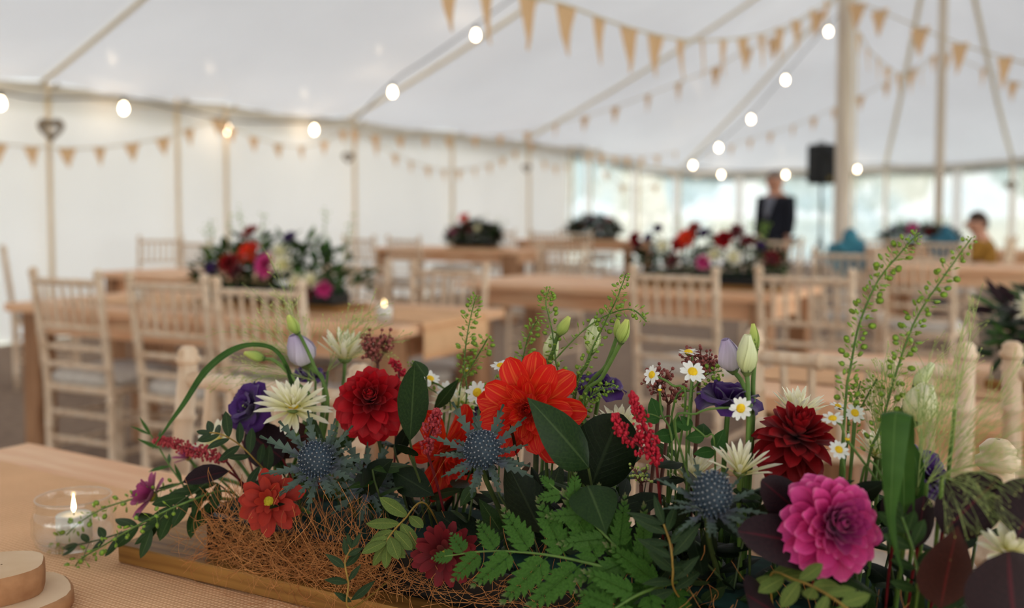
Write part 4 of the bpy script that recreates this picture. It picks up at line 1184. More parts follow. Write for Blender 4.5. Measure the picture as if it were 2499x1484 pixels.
# ---- lisianthus
def lisianthus(px, py, off, rpx, axis, label, seed, open_=1.0, mat='purple_lisianthus'):
    p = T(px, py, off); R_ = m_of(p, rpx); ax = Vector(axis).normalized()
    t, ax = flower('lisianthus', label, 'lisianthus', p - ax * R_ * .6, axis, None, .0024)
    c = p - ax * R_ * .65
    for i, (N, th, lm) in enumerate(((3, 8, .95), (4, 20, 1.15), (5, 34 * open_, 1.3), (5, 48 * open_, 1.38))):
        D_ = [[sheet_data('petal', mat, PR['broad'], 1.02, 6, 8, (.75, .35), .25 - .22 * i, .07, seed=q + i * 3, tipback=-.7 - .25 * i) for q in (1, 2, 3)]]
        whorl(t, c, ax, N, R_ * lm, th - 3, th + 3, D_, .95, 1, 0, ga=2 * math.pi / N, spin=i * .6 + seed, jit=.08, seed=seed + i)
    ball_part(t, 'pistil', 'lime_bud', c + ax * R_ * .7, ax, R_ * .07, 1.6)
    for k in range(5):
        a = k * 1.2566; d = zframe((0, 0, 0), ax).to_3x3() @ Vector((math.cos(a) * .5, math.sin(a) * .5, .9))
        part('sepal', sheet_data('sepal', 'sepal_green', PR['lance'], .16, 2, 4, (.3, .3), .2, 0), t, frame(c, d, ax) @ sc(R_ * .55), True)
    part('calyx', MB().lathe([(R_ * .06, -R_ * .3), (R_ * .14, -R_ * .1), (R_ * .18, R_ * .08)], 10).data('calyx', 'sepal_green'), t, zframe(c, ax), True)
lisianthus(598, 992, .06, 54, (-.5, -.72, .42), 'open purple lisianthus at the trough end with pale green eye', 1)
lisianthus(1780, 962, .09, 66, (.05, -.1, .99), 'wide purple lisianthus seen side-on beneath the pale buds', 4, 1.25)
lisianthus(1466, 935, .16, 50, (.1, -.3, .9), 'purple lisianthus hidden behind green seed stalks by the orange-red dahlia', 6)
lisianthus(2262, 1150, .08, 66, (.45, -.5, .6), 'purple lisianthus behind the fine grass and folded blade', 8)
lisianthus(752, 912, .17, 36, (0, -.2, .9), 'small purple lisianthus hidden behind the lavender bud stems', 9)
lisianthus(1190, 1000, .19, 36, (0, -.5, .8), 'purple lisianthus sliver behind the orange-red dahlia', 11)
def bud(px, py, off, lpx, wpx, axis, mat, label, via=None, seed=1):
    p = T(px, py, off); ax = Vector(axis).normalized(); L_ = m_of(p, lpx); w = m_of(p, wpx) / 2
    rt = root(p); b = p - ax * L_ * .5
    path = spline([rt] + [T(x, y, off) for x, y in via] + [b], 6) if via else stem_path(rt, b, ax)
    t, ax = flower('lisianthus_bud', label, 'flower bud', b, ax, 'lisianthus buds', .0021, 'green_stem', rt, path)
    prof = [(.10, 0), (.45, .06), (.82, .2), (1, .38), (.95, .55), (.74, .75), (.5, .9), (.34, 1.0)]
    M_ = zframe(b, ax, seed)
    # three overlapping furled petals
    for k in range(3):
        rows = []
        for r, z in prof:
            row = []
            for i in range(9):
                s = i / 8; a = k * 2.094 + s * 3.4 + z * .9
                rr = w * r * (1.0 - .10 * s + (.06 if s < .12 else 0) + (.10 * z * z if s < .2 else 0))
                row.append((rr * math.cos(a), rr * math.sin(a), L_ * z + (L_ * .03 * math.sin(s * 3.1) if z > .95 else 0)))
            rows.append(row)
        part('petal', MB().grid(rows).data('petal', mat), t, M_, True)
    for k in range(5):
        a = k * 1.2566; d = M_.to_3x3() @ Vector((math.cos(a) * .35, math.sin(a) * .35, .95))
        part('sepal', sheet_data('sepal', 'sepal_green', PR['lance'], .14, 2, 4, (.3, .3), .25, 0), t, frame(b + d * w * .2 + (M_.to_3x3() @ Vector((math.cos(a), math.sin(a), 0))) * w * .45, d, M_.to_3x3() @ Vector((-math.cos(a), -math.sin(a), .3))) @ sc(L_ * .5), True)
    part('calyx', MB().lathe([(w * .2, -w * .3), (w * .42, -.02 * w), (w * .6, w * .25)], 10).data('calyx', 'sepal_green'), t, M_, True)
bud(733, 856, .11, 84, 70, (-.35, -.25, .9), 'lavender_bud', 'pale lavender furled lisianthus next to a narrow lime bud', [(790, 960), (765, 905)], 2)
bud(716, 793, .10, 52, 28, (-.45, -.1, .9), 'lime_bud', 'narrow lime bud leaning above the pale lavender bloom', [(800, 1000), (765, 890), (738, 830)], 3)
bud(622, 869, .09, 52, 26, (-.95, -.1, .3), 'lime_bud', 'lime bud on a stalk bent sideways beneath the arching blade', [(760, 1010), (720, 930), (672, 882)], 4)
bud(1780, 868, .09, 84, 60, (-.3, -.2, .95), 'lavender_bud', 'lavender-tinged furled bud paired with a greenish white one', [(1830, 1060), (1818, 950)], 5)
bud(1823, 866, .075, 96, 52, (-.02, -.1, 1), 'green_white_bud', 'greenish white furled bud above the wide purple lisianthus', [(1825, 1080), (1826, 960)], 6)
bud(1841, 824, .10, 66, 26, (-.12, 0, 1), 'lime_bud', 'slim green bud tucked behind the greenish white bud', [(1836, 1060), (1838, 930)], 7)
bud(1375, 797, .14, 54, 28, (.5, -.1, .85), 'lime_bud', 'leaning green-white bud among the middle seed stalks', [(1330, 960), (1352, 850)], 8)
bud(1346, 848, .15, 78, 38, (.2, 0, 1), 'green_white_bud', 'greenish white bud just above the orange-red dahlia', [(1335, 950)], 9)
bud(1446, 822, .14, 84, 40, (.1, -.1, 1), 'green_white_bud', 'pale bud behind a leaning seed stalk beside the orange-red dahlia', [(1400, 980), (1432, 890)], 10)
bud(1522, 810, .12, 62, 32, (.25, -.1, 1), 'lime_bud', 'twin green bud on a long bare stalk over the hidden purple bloom', [(1420, 1010), (1470, 920), (1505, 855)], 11)
bud(1506, 802, .13, 46, 20, (.05, 0, 1), 'lime_bud', 'smaller twin green bud beside the bigger one on bare stalks', [(1425, 1000), (1480, 890)], 12)
bud(2254, 918, .10, 74, 34, (.55, -.1, .85), 'green_white_bud', 'leaning pale green bud above the white bloom in the fine grass', [(2190, 1080), (2225, 965)], 13)
bud(2246, 985, .09, 100, 84, (.25, -.2, .95), 'cream_petal', 'white half-open lisianthus amid the fine grass', [(2200, 1120)], 14)

# ---- sea holly
def bract_mesh(seed, n=7):
    rnd = random.Random(seed); rows, uv = [], []
    y = 0
    for j in range(2 * n + 1):
        t = j / (2 * n); base = .030 * interp([(0, .8), (.3, .9), (.55, 1), (.8, .6), (1, 0.02)], t)
        spike = (j % 2 == 1)
        wl = base * (3.0 * rnd.uniform(.7, 1.35) if spike else 1.0); wr = base * (3.0 * rnd.uniform(.7, 1.35) if spike else 1.0)
        if t < .25: wl = wr = base * .8
        adv = .06 if spike and t >= .25 else 0
        z = .10 * math.sin(t * 2.2) - .06 * t
        rows.append([(-wl, t + adv, z + .02 * rnd.uniform(0, 1)), (-base * .4, t + adv * .2, z - .008), (0, t, z - .014), (base * .4, t + adv * .2, z - .008), (wr, t + adv, z + .02 * rnd.uniform(0, 1))])
        uv += [(0, t), (.3, t), (.5, t), (.7, t), (1, t)]
    return MB().grid(rows, uv).data('bract', 'eryngium_bract')
BRACT = [bract_mesh(s) for s in range(5)]
def sea_holly(px, py, off, hpx, bpx, axis, label, seed, via=None, zs=1.15, headless=False):
    p = T(px, py, off); r = m_of(p, hpx); R_ = m_of(p, bpx); rnd = random.Random(seed)
    t, ax = flower('sea_holly', label, 'sea holly', p - Vector(axis).normalized() * r * zs, axis, 'sea hollies in the trough', .0026, 'dark_stem')
    if not headless:
        part('head', MB().ball((0, 0, 0), r * .93, 18, 12, None, (1, 1, zs)).data('head', 'eryngium_head'), t, zframe(p, ax), True)
        mb = MB(); N = 190
        for k in range(N):
            z = 1 - (k + .5) / N * 1.72; rr = math.sqrt(max(0, 1 - z * z)); a = k * 2.39996
            d = Vector((rr * math.cos(a), rr * math.sin(a), z * zs)).normalized(); c = Vector((rr * math.cos(a), rr * math.sin(a), z * zs)) * r * .9
            q = zframe(c, d)
            mb.lathe([(r * .062, 0), (r * .055, r * .09), (r * .068, r * .12), (r * .03, r * .19), (r * .045, r * .20), (r * .005, r * .21)], 5, q)
        part('florets', mb.data('florets', 'eryngium_floret'), t, zframe(p, ax), True, kind='stuff')
    B = zframe((0, 0, 0), ax).to_3x3()
    c = p - ax * r * zs * .72
    N = 13
    for tier, (N, th, lm) in enumerate(((11, 62, 1.08), (9, 86, .85), (8, 112, .62), (10, 52, .55))):
        for k in range(N):
            az = 2 * math.pi * (k + .5 * tier + rnd.uniform(-.2, .2)) / N; thh = R(th + rnd.gauss(0, 8))
            rad = B @ Vector((math.cos(az), math.sin(az), 0)); d = ax * math.cos(thh) + rad * math.sin(thh)
            L_ = R_ * lm * rnd.uniform(.8, 1.12)
            part('bract', BRACT[(k + tier) % 5], t, frame(c + rad * r * .35, d, ax) @ sc(L_ * (1.15 if tier < 2 else 1.3), L_, L_), True)
sea_holly(772, 1122, .0, 42, 128, (-.05, -.72, .66), 'blue-grey sea holly thistle below the cream spider chrysanthemum', 1)
sea_holly(1178, 1098, .0, 44, 122, (.05, -.66, .72), 'blue-grey sea holly thistle in front of the two orange-red dahlias', 2)
sea_holly(1736, 1208, -.005, 48, 118, (.02, -.42, .9), 'tall-headed sea holly thistle below the crown-like cream chrysanthemum', 3, zs=1.35)
sea_holly(900, 1176, .05, 20, 110, (.1, -.8, .5), 'dark green spiny sea holly leaves below the full red dahlia', 4, headless=True)

# ---- astilbe spikes
def astilbe(base, spikes, off, mat, label, wpx, seed):
    """base px, spikes: list of px polylines from base to tip"""
    b = T(*base, off); rt = root(b); rnd = random.Random(seed)
    t = thing('astilbe', label, 'astilbe', rt, 0)
    stem(t, spline([rt, rt.lerp(b, .5) + Vector((0, 0, .01)), b], 5), .0014, 'red_stem')
    for si, sp in enumerate(spikes):
        pts = spline([T(x, y, off) for x, y in sp], 6)
        stem(t, pts, .0010, 'red_stem', name='spike_stem')
        mb = MB(); n = len(pts)
        ln = sum((pts[i + 1] - pts[i]).length for i in range(n - 1))
        cnt = int(ln / .00028)
        for k in range(cnt):
            f = rnd.random(); x = f * (n - 1); i = min(int(x), n - 2); c = pts[i].lerp(pts[i + 1], x - i)
            w = m_of(c, wpx) * interp([(0, .35), (.15, .9), (.4, 1), (.75, .7), (1, .25)], f)
            d = Vector((rnd.gauss(0, 1), rnd.gauss(0, 1), rnd.gauss(0, 1))).normalized()
            rr = w * (rnd.random() ** .45)
            s = rnd.uniform(.0011, .0021)
            mb.ball(tuple(c + d * rr), s, 4, 3, None, (1, 1, rnd.uniform(.8, 1.4)))
        part('florets', mb.data('florets', mat), t, Matrix(), True, kind='stuff')
astilbe((548, 1120), [[(548, 1120), (505, 1108), (450, 1092), (410, 1078), (378, 1076)]], .05, 'astilbe_rose', 'rosy astilbe spike lying sideways over the trough end', 21, 1)
astilbe((1042, 1102), [[(1042, 1102), (1050, 1060), (1062, 1025), (1068, 1005)]], .035, 'astilbe_rose', 'stubby rosy astilbe spike in front of the side-on orange-red dahlia', 27, 2)
astilbe((1602, 1130), [[(1602, 1130), (1590, 1085), (1570, 1040), (1555, 1000), (1543, 962)], [(1600, 1125), (1560, 1088), (1525, 1062), (1508, 1040), (1502, 1015)]], .03, 'astilbe_red', 'forked crimson astilbe spike in front of the broad dark leaf', 27, 3)
astilbe((975, 905), [[(985, 915), (970, 895), (955, 880)]], .14, 'astilbe_red', 'crimson astilbe tip just above the full red dahlia', 16, 4)

# ---- skimmia bud clusters
def skimmia(px, py, off, wpx, hpx, label, seed, n=70, mat='skimmia_bud', bs=4.6):
    c = T(px, py, off); rt = root(c); rnd = random.Random(seed); w, h = m_of(c, wpx), m_of(c, hpx)
    t = thing('skimmia', label, 'skimmia', rt, 0)
    b = c - Vector((0, 0, h))
    stem(t, stem_path(rt, b, (0, 0, 1)), .0020, 'skimmia_stem')
    tw = MB(); bd = MB()
    for k in range(9):
        e = c + Vector((rnd.uniform(-1, 1) * w * .7, rnd.uniform(-.6, .6) * w, rnd.uniform(-.5, .5) * h))
        tw.tube(bez(b, b.lerp(e, .4) + Vector((0, 0, h * .15)), e, e, 5), .0008, 4, cap=False)
        for j in range(n // 9):
            p = e + Vector((rnd.gauss(0, .22) * w, rnd.gauss(0, .22) * w, rnd.gauss(.15, .25) * h))
            tw.tube([e.lerp(b, .2), p], .0004, 3, cap=False)
            bd.ball(tuple(p), m_of(c, bs) * rnd.uniform(.75, 1.15), 7, 5)
    part('twigs', tw.data('twigs', 'skimmia_stem'), t, Matrix(), True, kind='stuff')
    part('buds', bd.data('buds', mat), t, Matrix(), True, kind='stuff')
skimmia(922, 848, .17, 46, 42, 'brown-pink skimmia bud cluster behind the cream spider chrysanthemum', 1, 130)
skimmia(1706, 885, .11, 44, 40, 'brown-pink skimmia bud cluster behind the feverfew daisies', 2, 130)
skimmia(1608, 915, .13, 40, 40, 'looser skimmia bud cluster next to the bigger one', 3, 72)
skimmia(1632, 958, .14, 44, 30, 'low skimmia buds behind the forked astilbe', 4, 60)
skimmia(1565, 1158, .06, 34, 26, 'tiny greenish skimmia buds under the broad dark leaf', 5, 45, 'lime_bud', 3.4)

# ---- lepidium seed stalks
mb = MB(); mb.tube([(0, 0, 0), (0, .5, .06), (0, 1, .02)], .035, 3, cap=False)
rows = [[(0, 1.0, 0)] * 8, [(.42 * math.cos(a), 1.45 + .48 * math.sin(a), 0) for a in [k * math.pi / 4 for k in range(8)]]]
mb.add([(0, 1.45, .11), (0, 1.45, -.11)] + rows[1], [(0, 2 + k, 2 + (k + 1) % 8) for k in range(8)] + [(1, 2 + (k + 1) % 8, 2 + k) for k in range(8)], [(.5, 1), (.5, 1)] + [(.5, .2)] * 8)
POD = mb.data('seed_pod', 'lepidium_pod')
def seedstalk(path, off, label, n, pod=7.5, seed=1, f0=.0, branches=(), rt=None, gz=None, sr=.0013):
    rnd = random.Random(seed)
    offs = off if isinstance(off, (list, tuple)) else [off] * len(path)
    pts = [T(x, y, o) for (x, y), o in zip(path, offs)]
    rt = rt or root(pts[0])
    t = thing('seed_stalk', label, 'seed stalk', rt, 0, 'green lepidium seed stalks')
    stem(t, spline([rt] + pts, 6), [sr * (1 - .6 * i / (6 * len(pts))) for i in range(6 * len(pts) + 1)], 'green_stem')
    runs = [(spline(pts, 8), n, f0)]
    for br in branches:
        bp = spline([T(x, y, offs[-1]) for x, y in br[0]], 6)
        stem(t, bp, sr * .6, 'green_stem', name='side_stem'); runs.append((bp, br[1], .12))
    for pl_, cnt, s0 in runs:
        m_ = len(pl_)
        for k in range(cnt):
            f = s0 + (1 - s0) * ((k + rnd.random() * .6) / cnt); x = f * (m_ - 1); i = min(int(x), m_ - 2)
            c = pl_[i].lerp(pl_[i + 1], x - i); tg = (pl_[i + 1] - pl_[i]).normalized()
            a = k * 2.39996; u = tg.orthogonal().normalized(); v = tg.cross(u)
            rad = u * math.cos(a) + v * math.sin(a)
            d = (rad + tg * rnd.uniform(.15, .7)).normalized()
            s = m_of(c, pod) * 2.2 * (1 if f < .8 else 1 - .55 * (f - .8) / .2) * rnd.uniform(.75, 1.15)
            nz = Vector((rnd.gauss(0, 1), rnd.gauss(-.6, 1), rnd.gauss(.3, 1)))
            part('seed_pod', POD, t, frame(c, d, nz) @ sc(s), True)
seedstalk([(1138, 985), (1132, 900), (1140, 820), (1152, 760), (1162, 722)], .15, 'green seed stalk standing alone beside the orange-red dahlia', 84, 6.5, 1, .08, [([(1134, 920), (1165, 870), (1190, 826)], 34)])
seedstalk([(1360, 960), (1356, 880), (1346, 800), (1332, 740), (1340, 706)], .14, 'green seed stalk with drooping tip directly above the orange-red dahlia', 74, 6.5, 2, .1)
seedstalk([(1260, 960), (1275, 880), (1290, 820), (1312, 780)], .15, 'short green seed stalk at the upper edge of the orange-red dahlia', 50, 6, 3, .15)
seedstalk([(1400, 1000), (1425, 900), (1470, 800), (1505, 730), (1528, 668)], .13, 'long seed stalk leaning towards the twin green buds', 92, 6.5, 4, .08, [([(1352, 880), (1420, 810), (1480, 770), (1540, 755), (1578, 785)], 48)])
seedstalk([(2062, 1000), (2075, 900), (2098, 790), (2140, 690), (2195, 620), (2240, 572)], .08, 'tallest green seed stalk rising beside the tilted deep red dahlia', 120, 8.5, 5, .03)
seedstalk([(2115, 1150), (2150, 1040), (2190, 900), (2235, 780), (2300, 680), (2372, 580)], .09, 'tall green seed stalk leaning over the fine grass', 124, 8.5, 6, .08)
seedstalk([(2085, 1060), (2090, 980), (2100, 930)], .10, 'short bushy seed stalk between the two tall ones', 46, 5.5, 7, .0, [([(2088, 1020), (2120, 960), (2140, 925)], 30)])
seedstalk([(520, 1160), (420, 1188), (330, 1216), (255, 1240), (195, 1275), (150, 1320), (118, 1362)], [.07, .04, .02, .01, .0, .0, .0], 'seed stalk arching down over the candle jar', 66, 6.5, 8, .14)
seedstalk([(560, 1200), (450, 1228), (340, 1280), (255, 1330), (190, 1372), (182, 1420), (208, 1452)], [.05, .0, -.03, -.03, -.03, -.03, -.03], 'seed stalk trailing down onto the hessian below the candle jar', 60, 7, 9, .2)
seedstalk([(1085, 1010), (1040, 940), (1002, 885)], .16, 'small seed sprig between the full red dahlia and the upright leaf', 26, 5.5, 10, .3)
seedstalk([(1130, 1010), (1160, 970), (1215, 935), (1262, 905)], .15, 'leaning seed sprig low beside the white daisies', 36, 5.5, 11, .1)
seedstalk([(1400, 1080), (1425, 1000), (1450, 960), (1500, 940)], .12, 'curled seed sprig tangled over the hidden purple bloom', 60, 6, 12, .1)
seedstalk([(1640, 1010), (1690, 950), (1725, 915), (1762, 905)], .1, 'seed sprig poking from the skimmia towards the pale buds', 44, 6, 13, .1)

# ---- single broad leaves
def leaf(base, tip, wpx, offs, nrm, mat, label, prof='ellipse', bend=0.0, cup=(-.25, -.25), name='broad_leaf', cat='leaf', group=None, rt=None, smat='dark_stem', tipback=0.0, via=None, nu=6, nv=12, sidecurl=0.0):
    b, tp = T(*base, offs[0]), T(*tip, offs[1]); rt = rt or root(b)
    t = thing(name, label, cat, rt, 0, group)
    stem(t, spline([rt] + [T(*v) for v in (via or [])] + [b], 6) if via else spline([rt, rt.lerp(b, .5) + Vector((0, 0, .012)), b], 5), .0013, smat, name='stalk')
    L_ = (tp - b).length; w = m_of((b + tp) / 2, wpx)
    fac = 1 / max(.6, math.cos(abs(bend) * .5))
    me = MB().grid(*sheet(PR[prof], w / L_, nu, nv, cup, bend, 0, 0, 3, sidecurl, tipback=tipback)).data('blade', mat)
    d = tp - b
    if bend:
        # aim so that chord meets the tip
        rows, _ = sheet(PR[prof], .1, 2, nv, (0, 0), bend, tipback=tipback)
        e = Vector(rows[-1][1]); M0 = frame((0, 0, 0), d, nrm); ang = math.atan2(e.z, e.y)
        M0 = M0 @ Matrix.Rotation(-ang, 4, 'X'); L_ = L_ / e.length
        part('blade', me, t, Matrix.Translation(b) @ M0 @ sc(L_), True)
    else: part('blade', me, t, frame(b, d, nrm) @ sc(L_), True)
    return t
leaf((1000, 1075), (1012, 888), 82, (.06, .06), (-.15, -1, .1), 'salal_leaf', 'broad upright dark green leaf beside the full red dahlia', 'ellipse', .1)
leaf((1436, 1142), (1286, 970), 126, (.03, -.01), (.25, -.8, .55), 'salal_leaf', 'glossy broad leaf lying across the orange-red dahlia', 'ovate', -.25, (-.35, -.2))
leaf((1440, 1195), (1515, 1010), 170, (.06, .07), (.1, -1, .15), 'dark_leaf', 'very broad dark leaf behind the forked astilbe', 'roundleaf', .1)
leaf((1435, 1186), (1480, 1306), 124, (.0, -.03), (.0, -.75, .65), 'salal_leaf', 'heart-shaped green leaf with drooping point above the fern', 'heart', -.45, (-.3, -.2))
leaf((1322, 1300), (1232, 1122), 112, (.03, .02), (-.2, -1, .2), 'dark_leaf', 'broad dark leaf behind the fern and sea holly', 'ovate', .1)
leaf((1000, 1110), (972, 1086), 60, (.03, .0), (.0, -.4, .9), 'dark_leaf', 'curled dark leaf under the upright broad leaf', 'heart', -.8)
leaf((1040, 920), (1012, 880), 40, (.1, .11), (.3, -.7, .4), 'ruscus_leaf', 'small green leaf behind the top of the upright leaf', 'ellipse', 0)
leaf((1060, 1000), (1120, 925), 34, (.13, .14), (.3, -.7, .6), 'ruscus_leaf', 'narrow green leaf between upright leaf and daisies', 'lance', 0)
leaf((800, 1100), (690, 868), 34, (.08, .09), (.8, -.6, .2), 'ruscus_leaf', 'narrow upright leaf beneath the lime bud stalk', 'lance', .2)
leaf((1990, 1280), (1858, 1172), 110, (.03, .0), (.2, -.9, .35), 'cotinus_leaf', 'dark purple leaf behind the upper edge of the pink dahlia', 'roundleaf', .1, smat='red_stem')
leaf((2052, 1345), (1800, 1296), 138, (.02, -.04), (.0, -.8, .6), 'cotinus_leaf', 'big oval dark purple leaf under the pink dahlia', 'roundleaf', -.15, smat='red_stem')
leaf((2300, 1300), (2440, 1166), 150, (.02, .03), (-.1, -.9, .3), 'cotinus_leaf', 'round dark purple leaf behind the drooping fine grass', 'roundleaf', .15, smat='red_stem')
leaf((2480, 1310), (2560, 1180), 180, (.02, .03), (-.1, -.9, .3), 'cotinus_leaf', 'dark purple leaf reaching past the white chrysanthemum', 'roundleaf', .15, smat='red_stem')
leaf((2240, 1335), (2256, 1210), 84, (.03, .03), (.2, -1, .2), 'cotinus_leaf', 'dark purple leaf beside the folded wide blade', 'roundleaf', .1, smat='red_stem')
leaf((2295, 1484), (2338, 1284), 150, (-.02, -.02), (.1, -1, .2), 'cotinus_brown', 'pointed brown-purple leaf with red midrib beside the pink dahlia', 'ovate', .1, smat='red_stem')
leaf((2480, 1545), (2462, 1345), 240, (-.05, -.05), (.1, -.95, .35), 'cotinus_leaf', 'largest dark purple leaf in front of the white chrysanthemum', 'roundleaf', .2, smat='red_stem')
leaf((2185, 1290), (2165, 1200), 60, (.04, .04), (.3, -1, .2), 'cotinus_leaf', 'narrow dark purple leaf squeezed between pink dahlia and blade', 'ellipse', 0, smat='red_stem')
leaf((1900, 1500), (1820, 1450), 170, (-.02, -.05), (.0, -.6, .8), 'cotinus_leaf', 'dark purple leaf low under the grey-green eucalyptus', 'roundleaf', 0, smat='red_stem')
leaf((558, 1150), (446, 1178), 62, (.04, .0), (-.1, -.7, .7), 'cotinus_leaf', 'folded dark purple leaf under the rosy astilbe spike', 'ellipse', -.2, (.8, .6), smat='red_stem')
leaf((690, 1120), (600, 1052), 110, (.07, .07), (.0, -1, .25), 'cotinus_leaf', 'dark purple leaf in shade beneath the open purple lisianthus', 'roundleaf', 0, smat='red_stem')
leaf((760, 1060), (650, 1090), 90, (.09, .08), (.0, -1, .25), 'cotinus_brown', 'dark wine leaf behind the sea holly by the cream blooms', 'roundleaf', 0, smat='red_stem')
leaf((575, 1040), (540, 1012), 26, (.11, .12), (-.3, -.8, .4), 'cotinus_brown', 'little wine-red leaf beside the open purple lisianthus', 'ellipse', 0, smat='red_stem')
for i, (b, tp, w, lb) in enumerate((((1640, 1270), (1500, 1330), 60, 'long dark leaf beside the tall-headed sea holly'), ((1620, 1210), (1480, 1260), 56, 'dark lance leaf spreading below the broad dark leaf'), ((1590, 1300), (1700, 1215), 56, 'dark lance leaf behind the tall-headed sea holly stem'),
        ((1830, 1330), (1960, 1200), 110, 'jagged dark green leaf between sea holly and pink dahlia'), ((2060, 1230), (2165, 1175), 60, 'shadowed green leaf under the small daisies'), ((870, 1200), (960, 1120), 80, 'shadowed dark leaf below the full red dahlia'),
        ((1180, 1330), (1060, 1250), 90, 'shadowed dark leaf behind the eucalyptus tip'), ((960, 1150), (1060, 1210), 80, 'shadowed dark leaf under the upright broad leaf'), ((700, 1180), (590, 1200), 60, 'glossy dark leaf behind the rust-red chrysanthemum'))):
    leaf(b, tp, w, (.05, .04), (random.uniform(-.3, .3), -.8, .5), 'dark_leaf', lb, 'lance', -.2)

# ---- eucalyptus and other leafy sprigs
def sprig(path, offs, n, lpx, wpx, mat, label, name='leafy_sprig', cat='foliage', tw='twig_yellow', prof='ellipse', seed=1, f0=.1, ang=60, group=None, sr=.0009, face=(0, -.7, .7), tipleaf=True, droop=0.0, rt=None):
    rnd = random.Random(seed)
    pts = [T(x, y, o) for (x, y), o in zip(path, offs)]
    rt = rt or root(pts[0])
    t = thing(name, label, cat, rt, 0, group)
    pl_ = spline(pts, 8); m_ = len(pl_)
    stem(t, spline([rt] + pts, 6), sr, tw, name='twig')
    Dt = [sheet_data('leaf', mat, PR[prof], wpx / lpx, 4, 8, (-.35, -.2), b, 0, seed=1) for b in (-.25, .15, -.5)]
    fc = Vector(face)
    for k in range(n):
        f = f0 + (1 - f0) * (k // 2 * 2 + .2 * (k % 2)) / max(1, n - 1); f = min(f, 1)
        x = f * (m_ - 1); i = min(int(x), m_ - 2); c = pl_[i].lerp(pl_[i + 1], x - i); tg = (pl_[i + 1] - pl_[i]).normalized()
        side = tg.cross(fc).normalized() * (1 if k % 2 else -1)
        a = R(ang + rnd.uniform(-15, 15)) * (1 - .4 * f)
        tilt = rnd.uniform(-.6, .6)
        d = tg * math.cos(a) + (side * math.cos(tilt) + fc * math.sin(tilt)) * math.sin(a) - Vector((0, 0, droop))
        L_ = m_of(c, lpx) * rnd.uniform(.78, 1.15) * (1 if f < .75 else .8)
        part('leaf', Dt[k % 3], t, frame(c, d, fc + side * rnd.uniform(-.5, .5)) @ sc(L_), True)
    if tipleaf:
        part('leaf', Dt[1], t, frame(pl_[-1], pl_[-1] - pl_[-3], fc) @ sc(m_of(pl_[-1], lpx) * .7), True)
    return t
sprig([(1040, 1230), (985, 1270), (950, 1310), (945, 1330)], [.03, .0, -.02, -.025], 12, 84, 36, 'eucalyptus_leaf', 'grey-green eucalyptus tip with yellow twig above the coir', name='eucalyptus_sprig', cat='eucalyptus', seed=2, f0=.25, ang=75)
sprig([(1880, 1405), (1940, 1415), (2000, 1440), (2060, 1480), (2110, 1530)], [.0, -.03, -.045, -.055, -.06], 15, 78, 38, 'eucalyptus_leaf', 'grey-green eucalyptus sprig hanging below the pink dahlia', name='eucalyptus_sprig', cat='eucalyptus', seed=3, f0=.0, ang=80)
sprig([(652, 1160), (620, 1120), (580, 1082), (540, 1060), (512, 1056)], [.05, .03, .02, .01, .01], 14, 66, 24, 'eucalyptus_dark', 'eucalyptus sprig with small leaves crossing below the open purple lisianthus', name='eucalyptus_sprig', cat='eucalyptus', seed=4, f0=.0, ang=65)
sprig([(520, 1220), (430, 1250), (340, 1284), (260, 1312), (190, 1330)], [.04, .01, -.005, -.01, -.01], 17, 78, 30, 'ruscus_leaf', 'trailing dark leafy sprig spilling off the board towards the candle jar', seed=5, f0=.0, ang=52, tw='dark_stem', droop=.03)
sprig([(530, 1180), (470, 1205), (420, 1240), (370, 1290)], [.05, .02, .0, -.01], 11, 86, 30, 'ruscus_leaf', 'leafy sprig hanging over the end of the board', seed=6, f0=.0, ang=48, tw='dark_stem', droop=.25)
sprig([(1646, 1440), (1642, 1390), (1636, 1330), (1620, 1280)], [-.01, -.02, -.02, -.015], 13, 110, 34, 'eucalyptus_dark', 'dark sprig with paired lance leaves below the tall-headed sea holly', seed=7, f0=.0, ang=72, prof='lance')
sprig([(860, 1484), (850, 1420), (842, 1370), (858, 1338)], [-.03, -.035, -.035, -.03], 9, 66, 22, 'eucalyptus_dark', 'wiry sprig with curled leaves lying over the coir', seed=8, f0=.1, ang=70, prof='lance')
sprig([(2240, 1440), (2232, 1360), (2215, 1300), (2200, 1260)], [-.01, -.01, -.01, -.0], 10, 84, 36, 'ruscus_leaf', 'green leafy sprig beside the pink dahlia', seed=9, f0=.0, ang=62, prof='ellipse', tw='green_stem')
sprig([(1745, 1100), (1720, 1065), (1690, 1040)], [.07, .07, .07], 5, 56, 40, 'feverfew_leaf', 'lobed feverfew leaf stalk beside the feverfew stems', seed=10, f0=.0, ang=60, prof='ovate', tw='green_stem')
sprig([(1648, 1060), (1610, 1020), (1580, 1010)], [.08, .08, .08], 5, 54, 40, 'feverfew_leaf', 'lobed feverfew leaves behind the forked astilbe', seed=11, f0=.0, ang=60, prof='ovate', tw='green_stem')
sprig([(470, 1200), (430, 1160), (395, 1105), (368, 1062)], [.05, .05, .06, .06], 7, 78, 12, 'grass_blade', 'curly green tendril leaves at the trough end', seed=12, f0=.2, ang=40, prof='lance', tw='green_stem', droop=.3)
